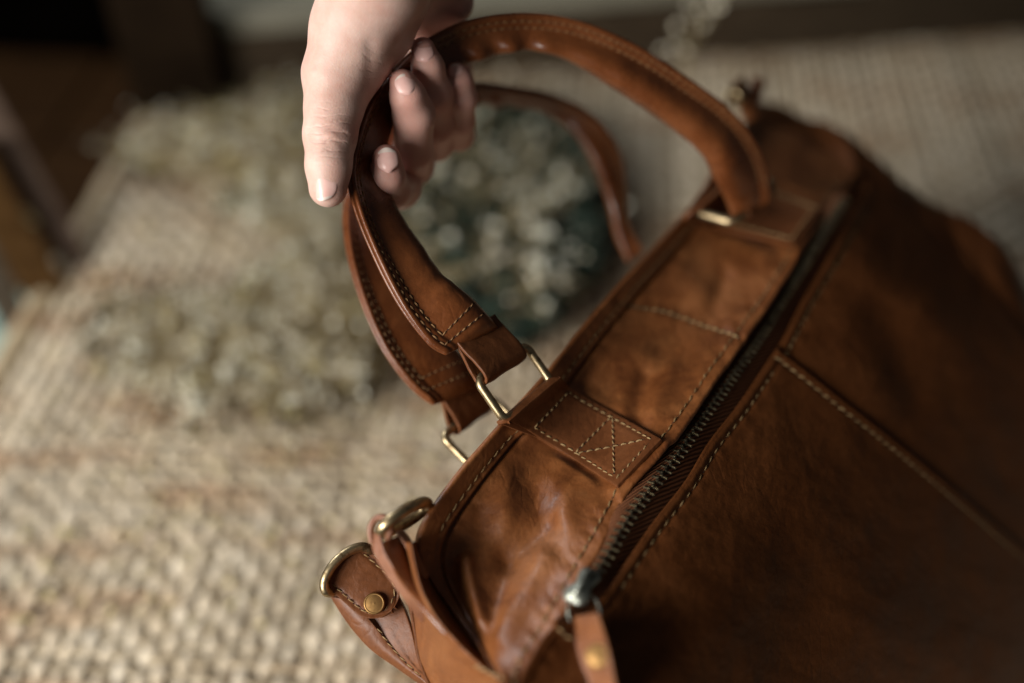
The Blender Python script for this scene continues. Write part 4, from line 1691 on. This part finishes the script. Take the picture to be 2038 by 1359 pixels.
# ------------------------------------------------------------------ the hand
def hand_mesh():
    chains = {
        'thumb': [((653, 374, 45.7), .78), ((654, 330, 45.7), .90), ((657, 268, 46.0), 1.06), ((664, 215, 46.2), 1.16), ((672, 150, 46.4), 1.42), ((706, 60, 46.2), 1.80), ((748, -40, 45.4), 2.15), ((785, -240, 44.0), 2.6)],
        'web': [((690, 212, 46.8), .55), ((722, 132, 47.0), .90), ((770, 66, 47.2), 1.0), ((795, 0, 47.0), 1.1), ((800, -90, 46.4), 1.6)],
        'heel': [((905, 5, 50.2), .85), ((890, -70, 49.6), 1.2), ((850, -180, 47.6), 1.8)],
        'palm': [((800, -60, 48), 1.7), ((840, 50, 51.8), 1.1), ((850, 130, 53.4), 1.0)],
        'palm2': [((830, -60, 49), 1.5), ((880, 40, 52.6), 1.0), ((900, 110, 54.2), .8)],
        'index': [((850, 120, 53.6), 1.0), ((834, 260, 53.2), .90), ((797, 375, 51.4), .82), ((778, 378, 49.0), .75), ((771, 348, 47.7), .67), ((770, 316, 47.2), .56)],
        'middle': [((870, 120, 54.0), .95), ((850, 230, 54.2), .9), ((824, 328, 52.2), .84), ((822, 300, 50.0), .80), ((824, 228, 48.2), .82), ((812, 192, 47.5), .69), ((802, 164, 47.2), .52)],
        'ring': [((890, 110, 54.2), .9), ((888, 200, 54.6), .85), ((866, 283, 53.0), .80), ((866, 250, 51.0), .76), ((862, 188, 49.2), .75), ((852, 135, 48.3), .62), ((842, 98, 48.0), .48)],
        'pinky': [((905, 100, 54.4), .75), ((912, 200, 54.8), .7), ((913, 268, 53.2), .66), ((915, 240, 51.6), .62), ((919, 195, 50.2), .60), ((914, 162, 49.7), .54), ((909, 146, 49.6), .45)],
    }
    data = {}
    allp = []
    for k, c in chains.items():
        q = [(P(*a), r * (1.07 if k in ('index', 'middle', 'ring', 'pinky') else 1)) for a, r in c]
        data[k] = q
        allp += [p for p, _ in q if p[1] > -1e9]
    allp = np.array(allp)
    lo, hi = allp.min(0) - 2.9, allp.max(0) + 2.9
    st_ = .105
    dims = np.ceil((hi - lo) / st_).astype(int)
    ax = [lo[k] + st_ * np.arange(dims[k]) for k in range(3)]
    X, Y, Zz = np.meshgrid(*ax, indexing='ij')
    Q = np.stack([X, Y, Zz], -1).astype(np.float32)

    def cone(a, ra, b, rb):
        ab = (b - a).astype(np.float32)
        t = np.clip(((Q - a.astype(np.float32)) @ ab) / float(ab @ ab), 0, 1)
        d = Q - a.astype(np.float32) - t[..., None] * ab
        return np.sqrt((d * d).sum(-1)) - (ra + (rb - ra) * t)

    def smin(a, b, k):
        h = np.clip(.5 + .5 * (b - a) / k, 0, 1)
        return b * (1 - h) + a * h - k * h * (1 - h)

    parts = {}
    for k, q in data.items():
        d = None
        for i in range(len(q) - 1):
            c_ = cone(q[i][0], q[i][1], q[i + 1][0], q[i + 1][1])
            d = c_ if d is None else smin(d, c_, .28 if k in ('index', 'middle', 'ring', 'pinky', 'thumb') else .6)
        parts[k] = d
    body = smin(parts['thumb'], parts['web'], .55)
    body = smin(body, parts['heel'], .7)
    body = smin(body, parts['palm'], .7)
    body = smin(body, parts['palm2'], .7)
    fing = parts['index']
    for k in ('middle', 'ring', 'pinky'):
        fing = smin(fing, parts[k], .06)
    D = smin(body, fing, .12)
    # creases: shallow rings cut at the thumb joint, tendon hollow beside the web
    def cutline(D, a, b, r, depth):
        r = .30 if a[0] in (735, 716) else r
        c_ = cone(P(*a), r, P(*b), r)
        return D + depth * np.exp(-(np.clip(c_ + r, 0, 9) / r) ** 2)
    for a, b, dep in (((612, 262, 45.1), (640, 250, 44.85), .07), ((640, 250, 44.85), (690, 268, 45.1), .06), ((612, 280, 45.1), (645, 276, 44.9), .07), ((645, 276, 44.9), (690, 285, 45.1), .05),
                      ((618, 297, 45.1), (660, 292, 44.85), .06), ((614, 246, 45.1), (660, 232, 44.8), .05), ((735, 85, 44.9), (742, 165, 45.7), .07),
                      ((628, 120, 45.0), (628, 190, 45.0), .05)):
        D = cutline(D, a, b, .12, dep)
    # naive surface nets
    ins = D < 0
    nx, ny, nz_ = D.shape
    acc = np.zeros((nx - 1, ny - 1, nz_ - 1, 3), np.float32)
    cnt = np.zeros((nx - 1, ny - 1, nz_ - 1), np.float32)
    for axis in range(3):
        for o1 in (0, 1):
            for o2 in (0, 1):
                sa = [slice(0, -1)] * 3
                sb_ = [slice(0, -1)] * 3
                oth = [q for q in range(3) if q != axis]
                offv = [0, 0, 0]
                for qq, oo in zip(oth, (o1, o2)):
                    sa[qq] = slice(oo, (-1 if oo == 0 else None))
                    sb_[qq] = sa[qq]
                    offv[qq] = oo
                sa[axis] = slice(0, -1)
                sb_[axis] = slice(1, None)
                da, db = D[tuple(sa)], D[tuple(sb_)]
                cr = (da < 0) != (db < 0)
                t = np.where(cr, da / np.where(cr, da - db, 1), 0)
                for q in range(3):
                    acc[..., q] += np.where(cr, (t if q == axis else offv[q]), 0)
                cnt += cr
    has = cnt > 0
    idx = -np.ones(cnt.shape, int)
    idx[has] = np.arange(has.sum())
    cell = np.argwhere(has)
    V = (cell + acc[has] / cnt[has][:, None]) * st_ + lo
    F = []
    for axis in range(3):
        sa = [slice(None)] * 3
        sb_ = [slice(None)] * 3
        sa[axis] = slice(0, -1)
        sb_[axis] = slice(1, None)
        a, b = ins[tuple(sa)], ins[tuple(sb_)]
        cr = np.argwhere(a != b)
        u, v = [q for q in range(3) if q != axis]
        ok = (cr[:, u] > 0) & (cr[:, v] > 0) & (cr[:, u] < D.shape[u] - 1) & (cr[:, v] < D.shape[v] - 1)
        cr = cr[ok]
        fl = a[tuple(cr.T)]
        q = []
        for du, dv in ((0, 0), (1, 0), (1, 1), (0, 1)):
            c_ = cr.copy()
            c_[:, u] -= du
            c_[:, v] -= dv
            q.append(idx[tuple(c_.T)])
        q = np.stack(q, 1)
        if axis == 1:
            fl = ~fl
        q[fl] = q[fl][:, ::-1]
        F.append(q)
    F = np.concatenate(F)
    F = F[(F >= 0).all(1)]
    # the tube of flesh is cut cleanly well above the picture
    return V, F, data


Vh, Fh, hdata = hand_mesh()
person = build('person', Vh - 0, Fh[:, ::-1], M['skin'])
bm = bmesh.new()
bm.from_mesh(person.data)
bmesh.ops.recalc_face_normals(bm, faces=bm.faces[:])
bmesh.ops.smooth_vert(bm, verts=bm.verts[:], factor=.5, use_axis_x=True, use_axis_y=True, use_axis_z=True)
bm.to_mesh(person.data)
bm.free()
person['label'] = 'pale bare hand coming from above and gripping the near handle, thumb pointing down'
person['category'] = 'person'
ORIGIN[person.name] = np.zeros(3)
att = person.data.attributes.new('flush', 'FLOAT', 'POINT')
fl = np.zeros(len(Vh))


def flush(c, r, a):
    global fl
    d = np.linalg.norm(Vh - P(*c), axis=1)
    fl = np.maximum(fl, a * np.exp(-(d / r) ** 2))


for nm, a in (('index', .75), ('middle', .7), ('ring', .7), ('pinky', .6)):
    q = hdata[nm]
    d = np.linalg.norm(Vh - q[-1][0], axis=1)
    fl = np.maximum(fl, a * np.exp(-(d / 1.0) ** 2))
    for p_, r_ in q[1:-1]:
        d = np.linalg.norm(Vh - p_, axis=1)
        fl = np.maximum(fl, .52 * np.exp(-(d / 1.35) ** 2))
flush((700, 262, 45.8), .55, .5)
flush((690, 385, 45.7), .45, .6)
flush((665, 270, 45), .7, .16)
flush((905, 15, 50), 1.6, .5)
flush((735, 170, 46), .6, .35)
att.data.foreach_set('value', fl[:len(person.data.vertices)].astype(np.float32))
cre = np.full(len(Vh), .02)
for c_, r_, a_ in (((655, 270, 45.0), .75, 1.0), ((655, 232, 44.8), .5, .5), ((700, 275, 45.9), .5, .5), ((840, 230, 48.4), .6, .5), ((870, 190, 49.6), .5, .5), ((740, 130, 45.4), .7, .25)):
    d = np.linalg.norm(Vh - P(*c_), axis=1)
    cre = np.maximum(cre, a_ * np.exp(-(d / r_) ** 2))
at2 = person.data.attributes.new('crease', 'FLOAT', 'POINT')
at2.data.foreach_set('value', cre.astype(np.float32))


def nail(c, tipdir, nrm, wd, ln, curve=.35, tip=.12):
    """curved nail plate; c = centre in pixel/depth, tipdir and nrm are 3d vectors"""
    c = np.asarray(c, float)
    t = unit(tipdir)
    nn = unit(nrm - t * np.dot(nrm, t))
    sd = np.cross(t, nn)
    nuN, nvN = 16, 13
    R_ = np.zeros((nuN, nvN, 3))
    for i in range(nuN):
        y_ = (i / (nuN - 1) * 2 - 1)
        half = wd / 2 * (1 - abs(y_) ** 4.0 * .45)
        for j in range(nvN):
            s = j / (nvN - 1) * 2 - 1
            yy = y_ * ln / 2 * (1 - .10 * s * s)
            if y_ < 0:
                yy = y_ * ln / 2 * (1 - .30 * s * s)
            h = -curve * half * s * s * .9 - .04 * y_ * y_ * ln - (.10 * max(0, -y_ - .7) / .3)
            R_[i, j] = c + t * yy + sd * half * s + nn * h
    if np.dot(np.cross(R_[8, 6] - R_[7, 6], R_[7, 7] - R_[7, 6]), nn) < 0:
        R_ = R_[:, ::-1]
    o = sheet('nail', R_, M['nail'], person, .05, .015)
    if tip:
        o.data.materials.append(M['nail_tip'])
        nf = (nvN - 1)
        for p_ in o.data.polygons:
            if p_.index // nf >= nuN - 1 - max(1, round(tip * nuN)):
                p_.material_index = 1
    return o


from mathutils.bvhtree import BVHTree
bvh = BVHTree.FromPolygons([tuple(v) for v in Vh], [tuple(int(i) for i in q) for q in Fh])


def nail_at(px, py, tip_px, wd, ln, lean=(0, 0, 0), sink=.0, curve=.35, tip=.12):
    """set the nail on the flesh where the sight line through px,py meets it"""
    d = unit(P(px, py, 10) - CAMP)
    hit, nrm, _, _ = bvh.ray_cast(Vector(CAMP), Vector(d))
    if hit is None:
        return
    nrm = np.array(nrm)
    if np.dot(nrm, -d) < 0:
        nrm = -nrm
    z = np.dot(np.array(hit) - CAMP, FW)
    td = P(tip_px[0], tip_px[1], z) - P(px, py, z)
    nrm = unit(nrm + np.array(lean))
    nail(np.array(hit) + nrm * (.045 - sink), td, nrm, wd, ln, curve, tip)


nail_at(634, 352, (638, 400), 1.14, 1.9, curve=.72, tip=.07, sink=.06)
nail_at(771, 318, (768, 286), .86, 1.05, curve=.45, tip=.16)
nail_at(808, 168, (797, 142), .85, .95, curve=.45, tip=.1)
nail_at(843, 104, (833, 76), .80, .95, curve=.45, tip=.1)
nail_at(907, 141, (902, 124), .62, .6, curve=.45, tip=.1)


# ------------------------------------------------------------------ dried flowers
M['bloom_cream'] = plain('cream_petals', (.62, .56, .42), (.80, .75, .60), 60, .7)
M['bloom_white'] = plain('greenish_white_petals', (.66, .66, .52), (.88, .88, .76), 60, .7)
M['bloom_yellow'] = plain('straw_yellow_petals', (.38, .31, .13), (.60, .52, .27), 60, .7)
M['leaf_dark'] = plain('dark_green_leaf', (.006, .014, .009), (.018, .036, .022), 60, .7)
M['leaf_olive'] = plain('dark_olive_leaf', (.035, .028, .012), (.085, .070, .032), 60, .7)
M['leaf_sage'] = plain('sage_leaf', (.10, .16, .12), (.20, .27, .21), 60, .7)
M['stem'] = plain('dry_stem', (.22, .17, .085), (.36, .29, .16), 60, .8)


def bloom(mb, c, r):
    """five cupped petals round a bud"""
    n_ = unit(rng.normal(0, 1, 3) + np.array([0, -.2, 1.2]))
    ex = unit(np.cross(n_, rng.normal(0, 1, 3)))
    ey = np.cross(n_, ex)
    k5 = 5
    for k in range(k5):
        a = 2 * PI * k / k5 + rng.uniform(-.2, .2)
        d = ex * math.cos(a) + ey * math.sin(a)
        s = ex * -math.sin(a) + ey * math.cos(a)
        cup = rng.uniform(.2, .6)
        v = [c, c + d * r * .6 + s * r * .42 + n_ * r * cup * .4, c + d * r * 1.05 + n_ * r * cup, c + d * r * .6 - s * r * .42 + n_ * r * cup * .4]
        mb.add(v, [(0, 1, 2, 3)])


def leaf(mb, c, d, L_, W_):
    d = unit(d)
    s = unit(np.cross(d, rng.normal(0, 1, 3)))
    n_ = np.cross(d, s)
    v = [c, c + d * L_ * .35 + s * W_ + n_ * .1, c + d * L_, c + d * L_ * .35 - s * W_ + n_ * .1]
    mb.add(v, [(0, 1, 2, 3)])


def bunch(label, spots, root, mats, group=None, nb=500, nl=200, hmax=4, rs=(.22, .45), name='dried_flowers', leafm='leaf_dark', clump=9, leafl=(1.2, 3.0), zmin=.6, sig=.45, nw=260, lz=.55):
    """spots: pixel ellipses (px,py,rx,ry,weight) on the seat filled with heads; root: pixel where the stems meet"""
    rt = G(root[0], root[1], .8)
    t = thing(name, label, 'dried flowers', rt, group)
    mbs = [MB() for _ in mats]
    st_, lf = MB(), MB()
    W_ = np.array([s[4] for s in spots], float)
    W_ /= W_.sum()
    nclump = nb // clump
    for i in range(nclump):
        s = spots[rng.choice(len(spots), p=W_)]
        a, rr = rng.uniform(0, 2 * PI), math.sqrt(rng.uniform(0, 1))
        z = rng.uniform(zmin, hmax)
        c = G(s[0] + s[2] * rr * math.cos(a), s[1] + s[3] * rr * math.sin(a), z)
        m_ = min(len(mats) - 1, int(rng.integers(0, len(mats))))
        for k in range(clump):
            bloom(mbs[m_], c + rng.normal(0, sig, 3) * [1, 1, .8], rng.uniform(*rs))
        if True:
            mid_ = (rt + c) / 2 + np.array([rng.normal(0, 1.2), rng.normal(0, 1.2), rng.uniform(0, 1)])
            st_.tube(catmull([rt, mid_, c], 7), .06, 4)
            for q in range(2):
                b = mid_ * .5 + c * .5
                st_.tube(catmull([b, (b + c) / 2 + rng.normal(0, .5, 3), c + rng.normal(0, .8, 3)], 4), .035, 3)
    for i in range(nw):
        s = spots[rng.choice(len(spots), p=W_)]
        a, rr = rng.uniform(0, 2 * PI), math.sqrt(rng.uniform(0, 1)) * 1.12
        c = G(s[0] + s[2] * rr * math.cos(a), s[1] + s[3] * rr * math.sin(a), rng.uniform(.4, hmax))
        d = unit(c - rt) * .6 + rng.normal(0, .45, 3) * [1, 1, .35]
        L_ = rng.uniform(2.0, 5.0)
        st_.tube([c, c + d * L_ * .35 + [0, 0, .3], c + d * L_ * .7 + rng.normal(0, .25, 3), c + d * L_ + rng.normal(0, .4, 3)], [.05, .04, .03, .02], 3)
        for q in range(2):
            bloom(mbs[int(rng.integers(0, len(mats)))], c + d * L_ * rng.uniform(.5, 1) + rng.normal(0, .2, 3), rng.uniform(.10, .22))
    for i in range(nl):
        s = spots[rng.choice(len(spots), p=W_)]
        a, rr = rng.uniform(0, 2 * PI), math.sqrt(rng.uniform(0, 1)) * .95
        c = G(s[0] + s[2] * rr * math.cos(a), s[1] + s[3] * rr * math.sin(a), rng.uniform(.3, hmax * lz))
        leaf(lf, c, rng.normal(0, 1, 3) * [1, 1, .3], rng.uniform(*leafl), rng.uniform(.2, .45))
    for mb_, mm in zip(mbs, mats):
        if mb_.v:
            o = mb_.build('flower_heads', M[mm], t, False)
            o['kind'] = 'stuff'
    o = st_.build('stems', M['stem'], t)
    o['kind'] = 'stuff'
    o = lf.build('leaves', M[leafm], t, False)
    o['kind'] = 'stuff'
    return t


bunch('cream dried flower spray lying at the far left behind the hand', [(330, 300, 90, 30, 1), (460, 262, 110, 46, 2), (580, 235, 80, 60, 2), (540, 330, 90, 40, 1)], (700, 420),
      ['bloom_cream', 'bloom_white', 'bloom_yellow'], nb=2200, nl=900, leafm='leaf_olive', hmax=4.2, zmin=2.2, sig=.32, rs=(.10, .24))
bunch('straw yellow dried flowers lying loose left of the handles', [(560, 640, 150, 120, 3), (420, 690, 160, 100, 2), (280, 660, 150, 100, 1.2), (480, 790, 170, 60, .8), (640, 740, 90, 60, 1.2), (640, 520, 90, 80, 1.2)], (760, 720),
      ['bloom_yellow', 'bloom_cream', 'bloom_white', 'bloom_cream'], nb=2400, nl=700, hmax=4.0, leafm='leaf_olive', leafl=(1, 2.6), zmin=2.2, sig=.32, rs=(.10, .24))
bunch('greenish white dried flowers with dark leaves seen through the handles', [(1000, 300, 130, 110, 3), (1060, 470, 130, 130, 3), (930, 420, 120, 110, 2), (1000, 600, 110, 80, 1.2), (1130, 330, 70, 90, 1)], (820, 640),
      ['bloom_white', 'bloom_white', 'bloom_cream'], nb=760, nl=5200, hmax=5.5, rs=(.13, .27), leafm='leaf_dark', leafl=(1.2, 3.2), clump=8, zmin=3.0, sig=.28, nw=160, lz=.80)
bunch('pale sage sprig scattered at the middle left between the two flower bunches', [(690, 420, 90, 60, 1), (800, 560, 90, 70, 1), (560, 400, 120, 40, 1)], (820, 600),
      ['bloom_cream', 'bloom_white'], nb=900, nl=260, hmax=3, leafm='leaf_sage', rs=(.12, .28))

# one stem standing up behind the bag, with a few round heads
t = thing('flower_sprig', 'single dried sprig with small round pale heads standing behind the handle', 'dried flowers', P(1360, 130, 84))
mbh, mbs_ = MB(), MB()
for (x_, y_) in ((1340, 60), (1405, 48), (1365, 95), (1425, 15), (1385, 20), (1450, -20), (1330, 100), (1400, -20)):
    c = P(x_, y_, 84 + rng.normal(0, 1))
    for k in range(4):
        bloom(mbh, c + rng.normal(0, .2, 3), .26)
    mbs_.tube(catmull([P(1360, 150, 84), P(1370, 110, 84), c], 6), .05, 4)
o = mbh.build('flower_heads', M['bloom_cream'], t, False); o['kind'] = 'stuff'
o = mbs_.build('stem', M['stem'], t)

# fallen petals and crumbs on the weave
mb = MB()
for i in range(420):
    c = G(rng.uniform(20, 1000), rng.uniform(420, 1250), .15)
    leaf(mb, c, rng.normal(0, 1, 3) * [1, 1, .1], rng.uniform(.3, .8), rng.uniform(.1, .22))
o = mb.build('fallen_petals', M['bloom_yellow'], None, False)
o['label'] = 'dry petals and leaf crumbs fallen on the woven seat'
o['category'] = 'petals'
o['kind'] = 'stuff'
